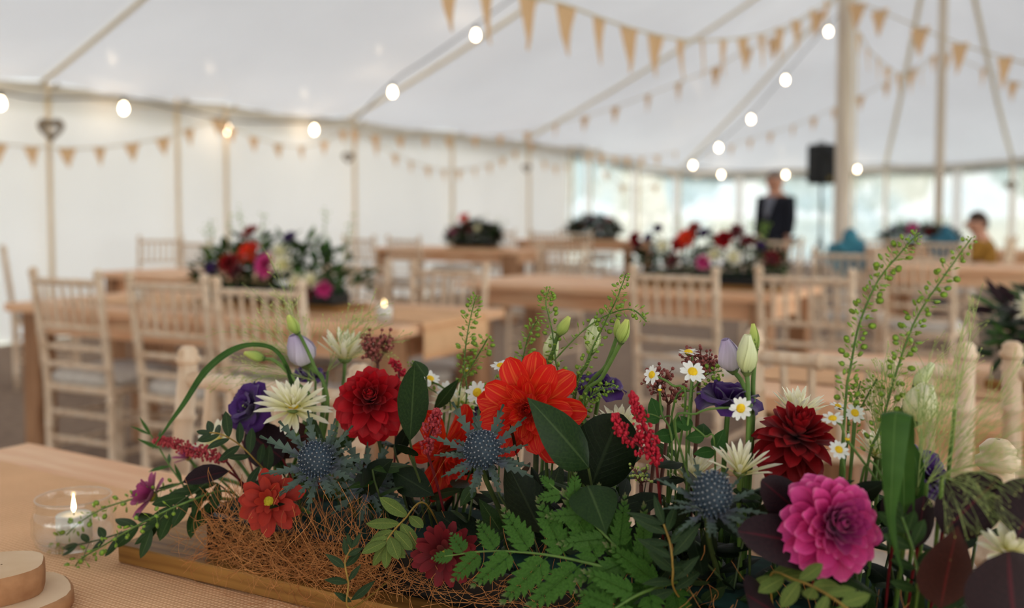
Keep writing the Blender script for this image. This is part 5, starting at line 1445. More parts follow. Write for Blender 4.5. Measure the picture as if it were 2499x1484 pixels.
# dark filler sprigs added to block light gaps low in the trough
rnd = random.Random(77)
for k in range(84):
    s = rnd.uniform(.14, .98) if k % 2 else rnd.uniform(.42, .98); o = rnd.uniform(.03, .17); z0 = .80
    zt = rnd.uniform(.84, .915) if k % 3 else rnd.uniform(.87, .94)
    a = SO(s, max(.05, min(.14, o)), z0); b = SO(s + rnd.uniform(-.05, .05), o + rnd.uniform(-.05, .05), zt)
    t = thing('leafy_sprig', 'dark green leafy sprig filling the shaded depth of the trough', 'foliage', a, 0, 'filler sprigs deep in the trough')
    pl_ = bez(a, a + Vector((0, 0, .03)), b - Vector((0, 0, .02)), b, 6)
    stem(t, pl_, .0012, 'dark_stem', name='twig')
    mt = rnd.choice(['dark_leaf', 'dark_leaf', 'eucalyptus_dark', 'ruscus_leaf'])
    pr = rnd.choice(['lance', 'ellipse', 'ovate'])
    for j in range(7):
        c = pl_[min(6, 1 + j * 6 // 7)]; d = Vector((rnd.gauss(0, 1), rnd.gauss(-.3, 1), rnd.gauss(.25, .5))).normalized()
        me = sheet_data('leaf', mt, PR[pr], .42, 4, 8, (-.35, -.2), -.25, 0, seed=1)
        part('leaf', me, t, frame(c, d, (rnd.gauss(0, .4), -.4, .8)) @ sc(rnd.uniform(.03, .05)), True)

# ---- leatherleaf fern
def pinna_mesh(seed, n=9, slim=1.0):
    mb = MB(); rnd = random.Random(seed)
    mb.tube([(0, 0, 0), (0, .5, .02), (0, 1, 0)], [.010, .007, .003], 4, cap=False)
    for k in range(n):
        f = .10 + .84 * k / (n - 1)
        ln = .275 * interp([(0, .75), (.15, 1), (.5, .85), (.85, .42), (1, .22)], f) * slim
        for sgn in (-1, 1):
            a = R(52 - 22 * f) + rnd.gauss(0, .05)
            d = Vector((sgn * math.sin(a), math.cos(a), .08 + rnd.gauss(0, .06)))
            rows, uv = sheet(PR['ovate'], .48, 2, 10, (-.25, -.2), -.15, 0, .13, seed + k)
            uv = [(u_, v_ * .85 * (.35 + .65 * f) if f < .8 else .85 + .15 * v_ * f) for u_, v_ in uv]
            mb.grid(rows, uv, frame((0, f + (.02 if sgn > 0 else 0), .0), d, (0, 0, 1)) @ sc(ln))
    rows, uv = sheet(PR['lance'], .4, 2, 8, (-.2, -.2), 0, 0, .15, seed)
    mb.grid(rows, [(u_, .9 + .1 * v_) for u_, v_ in uv], frame((0, .95, 0), (0, 1, 0), (0, 0, 1)) @ sc(.13))
    return mb.data('pinna', 'fern_leaf')
PIN = [pinna_mesh(s, n, sl) for s, n, sl in ((1, 9, 1.0), (2, 8, 1.1), (3, 7, 1.25), (4, 6, 1.5))]
def fern(path, offs, n, l0, label, seed, nrm=(0, -.75, .65), ang=58):
    rnd = random.Random(seed); pts = [T(x, y, o) for (x, y), o in zip(path, offs)]; rt = root(pts[0])
    t = thing('fern_frond', label, 'fern', rt, 0, 'leatherleaf fern fronds'); pl_ = spline(pts, 10); m_ = len(pl_)
    stem(t, [rt] + pl_, [.0018] + [.0016 - .001 * i / m_ for i in range(m_)], 'green_stem', name='rachis')
    nv_ = Vector(nrm)
    for k in range(n):
        f = .05 + .9 * k / n; x = f * (m_ - 1); i = min(int(x), m_ - 2); c = pl_[i].lerp(pl_[i + 1], x - i); tg = (pl_[i + 1] - pl_[i]).normalized()
        side = tg.cross(nv_).normalized() * (1 if k % 2 else -1)
        a = R(ang - 14 * f + rnd.uniform(-4, 4)); d = tg * math.cos(a) + side * math.sin(a) + nv_ * rnd.uniform(-.12, .05)
        L_ = m_of(c, l0) * (1 - .78 * f ** 1.1)
        part('pinna', PIN[min(3, int(f * 4))], t, frame(c, d, nv_) @ sc(L_), True)
    part('pinna', PIN[3], t, frame(pl_[-4], pl_[-1] - pl_[-4], nv_) @ sc(m_of(pl_[-1], l0) * .28), True)
fern([(1600, 1415), (1480, 1385), (1340, 1355), (1200, 1345), (1085, 1358)], [.02, -.02, -.04, -.05, -.05], 12, 250, 'large leatherleaf fern frond spreading over the coir towards the crimson chrysanthemum', 1)
fern([(1610, 1430), (1540, 1370), (1470, 1300), (1400, 1230), (1340, 1180)], [.02, -.005, -.01, -.01, -.005], 9, 180, 'fern frond standing behind the heart-shaped leaf', 2, (.2, -.9, .3))
fern([(1650, 1420), (1560, 1450), (1480, 1500), (1420, 1540)], [.02, -.03, -.05, -.06], 9, 190, 'fern frond hanging down over the tray edge below the big one', 3)

# ---- broad grass blades
def ribbon(t, pts, widths, nrm, mat, name='blade', side=None):
    rows = []
    for i, p in enumerate(pts):
        tg = (pts[min(i + 1, len(pts) - 1)] - pts[max(0, i - 1)]).normalized()
        n_i = Vector(nrm or (0, -1, 0))
        s = (side if side is not None else tg.cross(n_i).normalized()) * widths[i] / 2; up_ = s.cross(tg).normalized()
        rows.append([p - s + up_ * widths[i] * .12, p - s * .5 + up_ * widths[i] * .03, p, p + s * .5 + up_ * widths[i] * .03, p + s + up_ * widths[i] * .12])
    part(name, MB().grid(rows).data(name, mat), t, Matrix(), True)
def blade_thing(label, px, offs, wpx, nrm, n=8, side=None):
    pts = [T(x, y, o) for (x, y), o in zip(px, offs)]
    rt = root(pts[0]); t = thing('grass_blade', label, 'grass blade', rt, 0)
    stem(t, [rt, rt.lerp(pts[0], .5), pts[0]], .0015)
    sp = spline(pts, n); m_ = len(sp)
    wd = [m_of(sp[i], interp([(j / (len(wpx) - 1), w) for j, w in enumerate(wpx)], i / (m_ - 1))) for i in range(m_)]
    ribbon(t, sp, wd, nrm, 'grass_blade', 'blade', side)
blade_thing('long narrow grass blade arching over the trough end', [(722, 985), (702, 900), (668, 852), (610, 842), (556, 862), (500, 910), (450, 985), (410, 1040), (372, 1096)], [.09, .09, .08, .07, .06, .05, .04, .03, .02], [14, 12, 10, 12, 20, 22, 16, 9, 2], (-.3, -.85, .45))
blade_thing('wide grass blade folded over beside the pink dahlia', [(2206, 1330), (2206, 1200), (2204, 1080), (2200, 1022), (2193, 1004), (2186, 1012), (2182, 1060), (2177, 1160), (2174, 1260), (2186, 1340), (2204, 1400)], [.03, .026, .02, .012, .0, -.012, -.016, -.02, -.02, -.02, -.02], [46, 52, 56, 60, 68, 72, 66, 50, 22, 12, 2], None, 8, UB.copy())
blade_thing('thin green blade beside the folded wide one', [(2205, 1330), (2230, 1230), (2236, 1130), (2210, 1060)], [.05, .05, .05, .05], [20, 40, 34, 6], (-.3, -1, .1))

# ---- airy panicum grass
def panicum(label, base, tips, off, seed, nb=7, blen=120, spread=34, sub=3, spk=4.2, hair=.00022):
    rnd = random.Random(seed)
    b = T(*base, off); rt = root(b)
    t = thing('panicum_grass', label, 'ornamental grass', rt, 0, 'airy panicum grass')
    hm, sm_ = MB(), MB()
    stem(t, [rt, rt.lerp(b, .5), b], .0016)
    def spikelet(p, d):
        L_ = m_of(p, spk) * 1.5 * rnd.uniform(.7, 1.2)
        sm_.lathe([(.02 * L_, 0), (.2 * L_, .3 * L_), (.17 * L_, .6 * L_), (.02 * L_, L_)], 5, zframe(p, d))
    for (tx, ty, do) in tips:
        tp = T(tx, ty, off + do); mid = b.lerp(tp, .5) + Vector((rnd.uniform(-.01, .01), 0, .015))
        main = bez(b, b.lerp(mid, .6), mid, tp, 14)
        hm.tube(main, [hair * (2.0 - 1.1 * i / 14) for i in range(15)], 4, cap=False)
        for k in range(nb):
            f = .18 + .8 * k / nb; i = min(13, int(f * 14)); c = main[i]; tg = (main[i + 1] - main[i]).normalized()
            for rep in range(2):
                q = Vector((rnd.gauss(0, 1), rnd.gauss(0, .7), rnd.gauss(0, 1))); q = (q - tg * q.dot(tg)).normalized()
                a = R(rnd.uniform(12, spread)); d = tg * math.cos(a) + q * math.sin(a)
                L_ = m_of(c, blen) * rnd.uniform(.55, 1.1) * (1.15 - .6 * f)
                e = c + d * L_ + Vector((0, 0, -.10 * L_))
                br = bez(c, c + d * L_ * .35, c + d * L_ * .75, e, 6)
                hm.tube(br, [hair * (1.2 - .5 * j / 6) for j in range(7)], 3, cap=False)
                spikelet(e, (e - br[-2]))
                for s_ in range(sub):
                    j = rnd.randint(2, 5); cc = br[j]; q2 = Vector((rnd.gauss(0, 1), rnd.gauss(0, 1), rnd.gauss(0, 1))).normalized()
                    d2 = (d + q2 * .45).normalized(); e2 = cc + d2 * L_ * rnd.uniform(.15, .35)
                    hm.tube([cc, cc.lerp(e2, .5) + q2 * .0008, e2], hair * .7, 3, cap=False); spikelet(e2, d2)
    part('panicle', hm.data('panicle', 'panicum_green'), t, Matrix(), True, kind='stuff')
    part('spikelets', sm_.data('spikelets', 'panicum_seed'), t, Matrix(), True, kind='stuff')
panicum('airy grass plume fanning over the open purple lisianthus', (770, 930), [(640, 800, 0), (560, 800, .02), (520, 900, -.02), (600, 940, -.03), (700, 740, .03)], .13, 1, 9, 130, 40)
panicum('tall thin grass plume rising behind the lavender bud', (755, 900), [(655, 690, .02), (640, 600, .0), (590, 690, .02)], .15, 2, 5, 90, 26, 2)
panicum('grass plume leaning over the cream spider chrysanthemum', (800, 905), [(880, 760, .02), (960, 790, 0), (940, 730, .03), (1000, 830, .02)], .16, 3, 6, 100, 36)
panicum('dense airy grass at the open end beside the folded blade', (2240, 1190), [(2290, 1000, 0), (2330, 900, .02), (2230, 980, .03), (2360, 760, .0), (2270, 860, .04)], .05, 4, 7, 190, 36, 3)
panicum('airy grass fanning outward over the dark purple leaves', (2262, 1180), [(2400, 1010, -.02), (2480, 930, .0), (2500, 1080, -.03), (2450, 1150, -.04), (2540, 1150, -.03)], .03, 5, 6, 230, 40, 3)
panicum('drooping airy grass hanging before the round dark purple leaf', (2300, 1165), [(2400, 1215, -.04), (2490, 1215, -.05), (2520, 1300, -.05), (2440, 1310, -.05), (2360, 1320, -.05), (2320, 1370, -.04)], .02, 6, 5, 130, 48, 1, 3.4, .00010)
panicum('upright thin grass stalk with few seeds above the fine grass', (2330, 1000), [(2375, 720, .0), (2400, 690, .02)], .07, 7, 4, 70, 24, 1)
panicum('grass plume between the two tall seed stalks', (2150, 1120), [(2190, 900, .02), (2150, 880, .0), (2120, 960, .02), (2215, 850, .03)], .10, 8, 8, 120, 30)

# ================================================================== SMALL THINGS ON THE NEAR TABLE
m, nt, out = newmat('clear_glass')
fr = nd(nt, 'ShaderNodeLayerWeight', Blend=0.35)
tr = nd(nt, 'ShaderNodeBsdfTransparent', Color=(0.985, 0.99, 0.988, 1)); gl = nd(nt, 'ShaderNodeBsdfGlossy', Roughness=0.03)
r_ = ramp(nt, [(0.0, (.05,) * 3 + (1,)), (.75, (.16,) * 3 + (1,)), (1, (.75,) * 3 + (1,))], fr.outputs['Facing'])
mx = nd(nt, 'ShaderNodeMixShader'); nt.links.new(r_, mx.inputs[0]); nt.links.new(tr.outputs[0], mx.inputs[1]); nt.links.new(gl.outputs[0], mx.inputs[2]); nt.links.new(mx.outputs[0], out.inputs[0])
noisy('candle_wax', C(240, 236, 228), C(250, 247, 240), 20, 0.45, trans=.35)
emit('flame', (1.0, 0.72, 0.34, 1), 9.0)
noisy('wick', C(30, 26, 22), C(50, 42, 34), 80, .9)
noisy('log_end', C(214, 178, 138), C(232, 202, 166), 12, .7, bump=.2)
noisy('log_bark', C(150, 104, 70), C(184, 136, 96), 40, .9, bump=.6)
def candle_jar(p, r, h, label, cr, chh, detail=True):
    t = thing('candle_jar', label, 'candle jar', p, 0)
    o = 0.0008
    prof = [(.002, o), (r * .78, o), (r * .90, h * .08), (r, h * .3), (r * .99, h * .62), (r * .93, h * .76), (r * .90, h * .80), (r * .92, h * .84), (r * .905, h * .97), (r * .89, h)]
    prof += [(r * .865, h * .97), (r * .87, h * .84), (r * .85, h * .79), (r * .935, h * .6), (r * .945, h * .3), (r * .84, h * .14), (.002, h * .12)]
    part('glass', MB().lathe(prof, 40).data('glass', 'clear_glass'), t)
    part('rim', MB().tube([(r * .905 * math.cos(a), r * .905 * math.sin(a), h * .985) for a in [i * math.pi / 20 for i in range(41)]], r * .025, 6, cap=False).data('rim', 'clear_glass'), t)
    w = part('candle', MB().lathe([(.001, h * .13), (cr, h * .13), (cr, h * .13 + chh * .96), (cr * .95, h * .13 + chh), (cr * .5, h * .13 + chh * .97), (.001, h * .13 + chh * .95)], 28).data('candle', 'candle_wax'), t)
    z = h * .13 + chh * .96
    part('wick', MB().tube([(0, 0, z), (.0005, 0, z + .006)], .0006, 5).data('wick', 'wick'), w)
    part('flame', MB().lathe([(.0004, z + .003), (.0026, z + .007), (.0030, z + .010), (.0018, z + .017), (.0003, z + .026)], 10).data('flame', 'flame'), w)
    return t
jp = G(182, 1332, ZT + .005); candle_jar(Vector((jp.x, jp.y, ZT + .0064)), .0475, .060, 'round glass candle jar with a lit white candle on the hessian', .0205, .030)
# log slices
def log_slice(p, r, h, label, seed, tilt=0):
    t = thing('log_slice', label, 'log slice', p, seed)
    wob = lambda a, j: 1 + .05 * math.sin(2 * a + seed) + .03 * math.sin(5 * a)
    part('bark', MB().lathe([(r * .97, 0), (r, .12 * h), (r * 1.01, h * .5), (r, h * .88), (r * .96, h)], 26, wob=wob).data('bark', 'log_bark'), t)
    rows = MB(); rows.lathe([(r * .96, h), (r * .7, h * 1.01), (r * .35, h * 1.01), (.001, h * 1.01)], 26, wob=wob); part('cut_face', rows.data('cut_face', 'log_end'), t)
    rows = MB(); rows.lathe([(.001, 0), (r * .97, 0)], 26, wob=wob); part('underside', rows.data('underside', 'log_end'), t)
l1 = G(45, 1484, ZT + .006)
log_slice(Vector((l1.x - .012, l1.y - .01, ZT + .0064)), .068, .016, 'wide pale log slice lying on the hessian at the table end', 1)
log_slice(Vector((l1.x - .016, l1.y + .0, ZT + .0228)), .043, .028, 'small thick log slice stacked on the wide one', 2)

# ================================================================== CANDLES AND FAR ARRANGEMENTS
for (px, py, lb) in ((938, 790, 'lit white tealight glass on the orange-brown table near its hessian end'), (342, 742, 'lit white tealight glass at the free end of the orange-brown table')):
    q = G(px, py, ZT + .004); candle_jar(Vector((q.x, q.y, ZT + (.0066 if px != 342 else .0064))), .035, .075, lb, .027, .05)

def bloom_mesh(kind):
    """whole small bloom in one mesh for the distant arrangements"""
    mb = MB()
    spec = {'dahlia': (46, 8, 105, .5, .5, 'dahlia'), 'spider': (34, 15, 80, .5, .2, 'long'), 'open': (22, 40, 85, .6, .45, 'round'), 'lis': (14, 15, 50, .8, .9, 'broad')}[kind]
    N, a0, a1, l0, w, pr = spec
    for k in range(N):
        f = k / (N - 1); th = R(a0 + (a1 - a0) * f ** .75); az = k * 2.39996
        rad = Vector((math.cos(az), math.sin(az), 0)); d = Vector((0, 0, 1)) * math.cos(th) + rad * math.sin(th); inn = Vector((0, 0, 1)) * math.sin(th) - rad * math.cos(th)
        rows, uv = sheet(PR[pr], w, 2, 4, (.6, .5), .15, seed=k)
        mb.grid(rows, uv, frame((0, 0, .25 * (1 - f)), d, inn) @ sc(l0 + (1 - l0) * f))
    return mb
BL = {}
def bloom(kind, mat):
    if (kind, mat) not in BL: BL[(kind, mat)] = bloom_mesh(kind).data('bloom', mat)
    return BL[(kind, mat)]
KINDS = [('dahlia', 'red_dahlia'), ('open', 'orange_dahlia'), ('dahlia', 'pink_dahlia'), ('spider', 'cream_petal'), ('lis', 'purple_lisianthus'), ('spider', 'cream_petal'), ('open', 'crimson_chrysanthemum'), ('open', 'rust_chrysanthemum')]
def arrangement(c, u, L_, Ht, dep, label, seed, blooms, lush=1.0, fol=260, mats=('salal_leaf', 'ruscus_leaf', 'dark_leaf', 'cotinus_leaf')):
    """c: middle of the tray on the table"""
    rnd = random.Random(seed); rz = math.atan2(u.y, u.x); fs = -1 if u.x > 0 else 1
    t = thing('flower_arrangement', label, 'flower arrangement', c, rz, 'long flower arrangements on the other tables')
    part('board', MB().box((0, 0, .011), (L_ * 1.02, .2, .02), bev=.002).data('board', 'oak_board'), t)
    part('tray', MB().box((0, 0, .044), (L_ * .85, .13, .045), bev=.003).data('tray', 'black_plastic'), t)
    part('foam', MB().box((0, 0, .075), (L_ * .82, .11, .02)).data('foam', 'floral_foam'), t)
    for mi, (mt, cnt) in enumerate(zip(mats, (int(fol * .6), int(fol * .5), fol // 3, fol // 2))):
        mb = MB()
        for k in range(cnt):
            f = rnd.uniform(-1, 1); hh = Ht * (1 - .55 * f * f) * rnd.uniform(.1, .95); y = rnd.uniform(-1, 1) * dep * (1 - .4 * (hh / Ht) ** 2)
            p = Vector((f * L_ / 2, y, .06 + hh)); d = Vector((f * .6 + rnd.gauss(0, .6), y * 4 + rnd.gauss(0, .6), rnd.gauss(.4, .5))).normalized()
            rows, uv = sheet(PR[rnd.choice(['lance', 'ellipse', 'ovate'])], .42, 2, 4, (-.3, -.2), -.25, seed=k)
            mb.grid(rows, uv, frame(p, d, (rnd.gauss(0, .5), -.3, .8)) @ sc(rnd.uniform(.04, .07) * lush))
        part('foliage', mb.data('foliage', mt), t, kind='stuff')
    mb = MB(); hb = MB()
    for k in range(9):
        f = rnd.uniform(-.9, .9); p0 = Vector((f * L_ / 2, rnd.uniform(-.6, .6) * dep, .08)); p1 = p0 + Vector((f * .1 + rnd.gauss(0, .04), rnd.gauss(0, .03), Ht * rnd.uniform(.9, 1.3)))
        pl_ = bez(p0, p0.lerp(p1, .4), p0.lerp(p1, .8), p1, 6); mb.tube(pl_, .0015, 4, cap=False)
        for j in range(26):
            q = pl_[3 + j % 4] + Vector((rnd.gauss(0, .010), rnd.gauss(0, .010), rnd.gauss(0, .02))); hb.ball(tuple(q), .005, 5, 3, None, (1, 1, .6))
    part('seed_stems', mb.data('seed_stems', 'green_stem'), t, kind='stuff'); part('seed_pods', hb.data('seed_pods', 'lepidium_pod'), t, kind='stuff')
    for (f, g, hz, rr, ki) in blooms:
        p = Vector((f * L_ / 2, fs * (g * dep * .95 + .03), .07 + hz * Ht)); kd, mt = KINDS[ki]
        ax = Vector((f * .5, fs * g * 1.0, .6)).normalized()
        bo = part('bloom', bloom(kd, mt), t, zframe(p, ax, rnd.random() * 6) @ sc(rr * 1.18))
        stp = MB().tube([Vector((p.x * .9, p.y * .5, .07)), p - ax * .02, p], .003, 5, cap=False); part('stem', stp.data('stem', 'dark_stem'), t)
def rb(seed, n, kinds, rmin=.035, rmax=.05, lo=.3):
    rnd = random.Random(seed); o = []
    for k in range(n): o.append((-.9 + 1.8 * (k + rnd.random() * .6) / n, rnd.uniform(.3, 1.0), rnd.uniform(lo, .85), rnd.uniform(rmin, rmax), kinds[k % len(kinds)]))
    return o
def runner_z(c): return Vector((c.x, c.y, ZT + .0068))
c2 = t2c + U2 * 0.88 + N2 * 0.40
arrangement(runner_z(c2), U2, .78, .25, .14, 'tall bushy arrangement on the orange-brown table with pink dahlia and cream blooms', 21,
    [(.05, .8, .62, .055, 1), (.1, .6, .95, .04, 7), (-.45, 1, .45, .055, 3), (-.32, .7, .62, .05, 3), (-.2, .9, .45, .055, 2), (-.62, .95, .18, .05, 3), (-.78, .9, .2, .045, 3), (-.75, 1.1, .05, .04, 6), (.35, .8, .45, .05, 0), (.5, .9, .3, .045, 4), (.2, .9, .3, .045, 6), (-.9, .8, .1, .035, 2), (-.5, .8, .85, .035, 4)], 1.1, 330, ('feverfew_leaf', 'fern_leaf', 'ruscus_leaf', 'salal_leaf'))
c6 = t6c + U6 * 0.92 + N6 * 0.42
arrangement(runner_z(c6), U6, .80, .27, .13, 'dark purple-leaved arrangement with red blooms on the plank table with dark purple leaves', 22,
    [(-.75, 1, .45, .045, 3), (-.1, .9, .55, .05, 0), (.3, 1, .4, .05, 6), (.55, .9, .5, .05, 0), (-.35, .9, .3, .045, 4), (.1, .9, .25, .045, 6), (.75, .9, .3, .045, 3)], 1.15, 320, ('cotinus_leaf', 'ruscus_leaf', 'fern_leaf', 'salal_leaf'))
c4 = t4c + U4 * 0.50 + N4 * 0.36
arrangement(Vector((c4.x, c4.y, ZT + .001)), U4, .84, .24, .13, 'long arrangement with a big orange-red dahlia and cream blooms on the middle table', 23,
    [(.12, 1, .78, .058, 1), (.22, .9, .7, .05, 0), (-.35, .9, .8, .05, 0), (.42, 1, .6, .05, 3), (-.5, 1, .4, .05, 3), (-.25, 1, .45, .045, 3), (.62, .9, .75, .04, 4), (-.65, .9, .75, .04, 6), (.8, .9, .6, .04, 6), (-.1, .8, .85, .04, 4), (-.8, .8, .6, .04, 4), (.85, .9, .8, .04, 0), (.05, .7, 1.0, .045, 7), (-.5, .8, .95, .045, 6), (.5, .8, .95, .04, 4), (-.95, .9, .4, .045, 6), (.3, 1, .3, .04, 6), (-.1, 1, .3, .04, 2)], 1.0, 300, ('ruscus_leaf', 'feverfew_leaf', 'dark_leaf', 'cotinus_leaf'))
c3 = t3c + U3 * 0.72 + N4 * 0.36
arrangement(Vector((c3.x, c3.y, ZT + .001)), U3, .62, .25, .13, 'dark arrangement topped by a red bloom on the far thick-legged table', 24, [(.1, .9, 1.0, .07, 1), (-.45, .9, .6, .05, 3), (.4, .9, .6, .045, 6), (-.1, .8, .5, .045, 6), (.7, .8, .4, .04, 2)], 1.3, 460)
c7 = t7c + (-UT) * 0.75 + N4 * 0.34
arrangement(Vector((c7.x, c7.y, ZT + .001)), -UT, .78, .30, .13, 'dark green arrangement on the far corner table', 25, rb(5, 6, [7, 6, 6, 4], .04, .05), 1.35, 480)
c9 = t9c + UT * 0.6 + N4 * 0.36
arrangement(Vector((c9.x, c9.y, ZT + .001)), UT, .80, .22, .13, 'low dark arrangement with a magenta bloom before the window wall', 26, [(-.1, 1, .7, .06, 2), (.3, 1, .5, .05, 6), (-.6, .9, .6, .045, 4)], 1.2, 420)

# ================================================================== LOUDSPEAKER
noisy('speaker_black', C(14, 14, 15), C(24, 24, 25), 20, .5)
noisy('speaker_grille', C(22, 22, 23), C(34, 34, 34), 300, .6)
noisy('badge_gold', C(120, 100, 30), C(150, 126, 44), 30, .4)
sp_top = P(2004, 352, 13.5); sp_bot = P(2004, 450, 13.5)
hS = sp_top.z - sp_bot.z; wS = .30
t = thing('loudspeaker', 'black loudspeaker cabinet raised on a stand behind the thick king pole', 'loudspeaker', sp_bot, R(25))
part('cabinet', MB().box((0, 0, hS / 2), (wS, .28, hS), bev=.03).data('cabinet', 'speaker_black'), t)
part('grille', MB().box((0, -.142, hS * .5), (wS * .86, .012, hS * .86), bev=.004).data('grille', 'speaker_grille'), t)
part('horn', MB().lathe([(.09, 0), (.05, .02), (.02, .03)], 16, Matrix.Translation((0, -.15, hS * .72)) @ Matrix.Rotation(R(90), 4, 'X')).data('horn', 'speaker_black'), t)
part('badge', MB().box((0.02, -.151, hS * .14), (.07, .004, .04)).data('badge', 'badge_gold'), t)
part('carry_handle', MB().tube([(-.06, 0, hS), (-.05, 0, hS + .03), (.05, 0, hS + .03), (.06, 0, hS)], .010, 6).data('carry_handle', 'speaker_black'), t)
t = thing('speaker_stand', 'black tripod stand under the loudspeaker', 'speaker stand', (sp_bot.x, sp_bot.y, 0), 0)
part('pole', MB().tube([(0, 0, .25), (0, 0, sp_bot.z - .001)], .017, 10).data('pole', 'speaker_black'), t)
part('collar', MB().lathe([(.017, .70), (.03, .72), (.03, .80), (.017, .82)], 12).data('collar', 'speaker_black'), t)
for k in range(3):
    a = k * 2.094 + .4; part('leg', MB().tube([(0, 0, .76), (.45 * math.cos(a), .45 * math.sin(a), .012)], .011, 7).data('leg', 'speaker_black'), t)

# ================================================================== TEAL SHAWLS
noisy('teal_cloth', C(38, 96, 118), C(62, 132, 150), 8, .85, sheen=.3, bump=.3)
noisy('dark_teal_cloth', C(28, 74, 96), C(50, 112, 134), 8, .85, sheen=.3, bump=.3)
def shawl(px, py, chair_top, face, w, hf, hb, label, seed, mat):
    """cloth folded over a chair back"""
    q = G(px, py, CH); face = Vector((face[0], face[1], 0)).normalized(); side = Vector((face.y, -face.x, 0)); rnd = random.Random(seed)
    t = thing('shawl', label, 'shawl', q + Vector((0, 0, -.02)), 0); rows = []
    prof = [(-.035, -hb), (-.036, -hb * .6), (-.034, -.08), (-.026, -.015), (-.008, .014), (.012, .012), (.028, -.015), (.036, -.08), (.042, -hf * .6), (.045, -hf)]
    for j, (o, z) in enumerate(prof):
        row = []
        for i in range(17):
            s = -1 + 2 * i / 16; fold = .012 * math.sin(s * 9 + seed) * min(1, abs(z) * 6)
            zz = z * (1 - .35 * abs(s) ** 1.5 * (1 if z < 0 else 0)) + (.045 * math.exp(-((s - .15) / .25) ** 2) if abs(o) < .03 else 0)
            row.append(face * (o + (fold if o > 0 else -fold) * (1 if abs(o) > .02 else .3)) + side * (s * w / 2 * (1 + .12 * min(1, abs(z) * 4))) + Vector((0, 0, zz)))
        rows.append(row)
    part('cloth', MB().grid(rows).data('cloth', mat), t)
    kn = MB().ball((0, 0, 0), .06, 12, 8, None, (1.0, .8, 1.3)).ball((.05, 0, -.05), .055, 12, 8, None, (1.2, .8, 1.0)).ball((-.06, 0, -.06), .05, 12, 8, None, (1.2, .8, .8)); part('knot', kn.data('knot', mat), t, Matrix.Translation(side * .1 * w + Vector((0, 0, .05))))
shawl(2066, 592, None, n4, .25, .24, .2, 'teal shawl draped and knotted over a chair back by the thick king pole', 1, 'teal_cloth')
shawl(2302, 576, None, n4, .22, .2, .2, 'teal scarf hung over a chair by the slimmer king pole', 2, 'dark_teal_cloth')

# ================================================================== PEOPLE
noisy('skin', C(196, 140, 116), C(214, 160, 134), 20, .55)
noisy('navy_suit', C(16, 18, 28), C(26, 28, 40), 40, .8)
noisy('grey_shirt', C(110, 112, 124), C(140, 142, 154), 30, .8)
noisy('mustard_knit', C(150, 106, 40), C(182, 134, 58), 60, .9, bump=.4)
noisy('brown_hair', C(52, 36, 28), C(76, 54, 40), 60, .6, bump=.5)
noisy('grey_hair', C(120, 106, 98), C(150, 134, 124), 60, .6, bump=.5)
noisy('dark_shoe', C(18, 16, 16), C(30, 27, 26), 30, .4)
noisy('dark_jeans', C(34, 40, 56), C(50, 56, 74), 60, .85)
noisy('eye_dark', C(30, 24, 22), C(40, 32, 30), 20, .3)
noisy('lip', C(160, 92, 84), C(172, 102, 92), 20, .5)
def skinned(name, verts, edges, radii, mat, parent, rootv=0, sub=2):
    me = bpy.data.meshes.new(name); me.from_pydata([tuple(v) for v in verts], edges, []); me.update()
    ob = bpy.data.objects.new(name, me); COL.objects.link(ob)
    sk = ob.modifiers.new('skin', 'SKIN'); sk.use_smooth_shade = True
    for i, r in enumerate(radii):
        d = me.skin_vertices[0].data[i]; d.radius = (r, r) if not isinstance(r, tuple) else r; d.use_root = (i == rootv)
    sb = ob.modifiers.new('sub', 'SUBSURF'); sb.levels = sub; sb.render_levels = sub
    dg = bpy.context.evaluated_depsgraph_get()
    res = bpy.data.meshes.new_from_object(ob.evaluated_get(dg))
    bpy.data.objects.remove(ob); bpy.data.meshes.remove(me)
    res.name = name; res.materials.clear(); res.materials.append(MATS[mat])
    res.polygons.foreach_set('use_smooth', [True] * len(res.polygons))
    return part(name, res, parent)
def head_parts(t, hc, fwd, r, hair, longtop=1.0):
    """features round the head centre hc, face looking along fwd"""
    f = Vector(fwd).normalized(); s = Vector((f.y, -f.x, 0)).normalized(); u = Vector((0, 0, 1))
    B = Matrix(((s.x, f.x, 0, hc.x), (s.y, f.y, 0, hc.y), (s.z, f.z, 1, hc.z), (0, 0, 0, 1)))
    def pt(nm, mb, mt): part(nm, mb.data(nm, mt), t, B)
    mb = MB()
    rows = []
    for j in range(9):
        th = math.pi * .62 * j / 8
        row = []
        for k in range(20):
            a = 2 * math.pi * k / 20; front = max(0, math.sin(a))
            thh = th * (1 - .5 * front)
            row.append((r * .86 * 1.05 * math.sin(thh) * math.cos(a), r * 1.0 * 1.0 * math.sin(thh) * math.sin(a) - r * .08, r * 1.24 * 1.05 * math.cos(thh) * longtop))
        rows.append(row)
    pt('hair', mb.grid(rows, closed=True), hair)
    for x in (-1, 1):
        pt('eye', MB().ball((x * r * .34, r * .90, r * .06), r * .10, 8, 6), 'eye_dark')
        pt('ear', MB().ball((x * r * .88, -r * .02, -r * .02), r * .24, 8, 6, None, (.45, .8, 1.2)), 'skin')
    pt('nose', MB().tube([(0, r * .92, r * .12), (0, r * 1.08, -r * .2), (0, r * .98, -r * .28)], [r * .09, r * .15, r * .12], 8), 'skin')
    pt('mouth', MB().ball((0, r * .90, -r * .52), r * .22, 8, 5, None, (1.1, .45, .3)), 'lip')
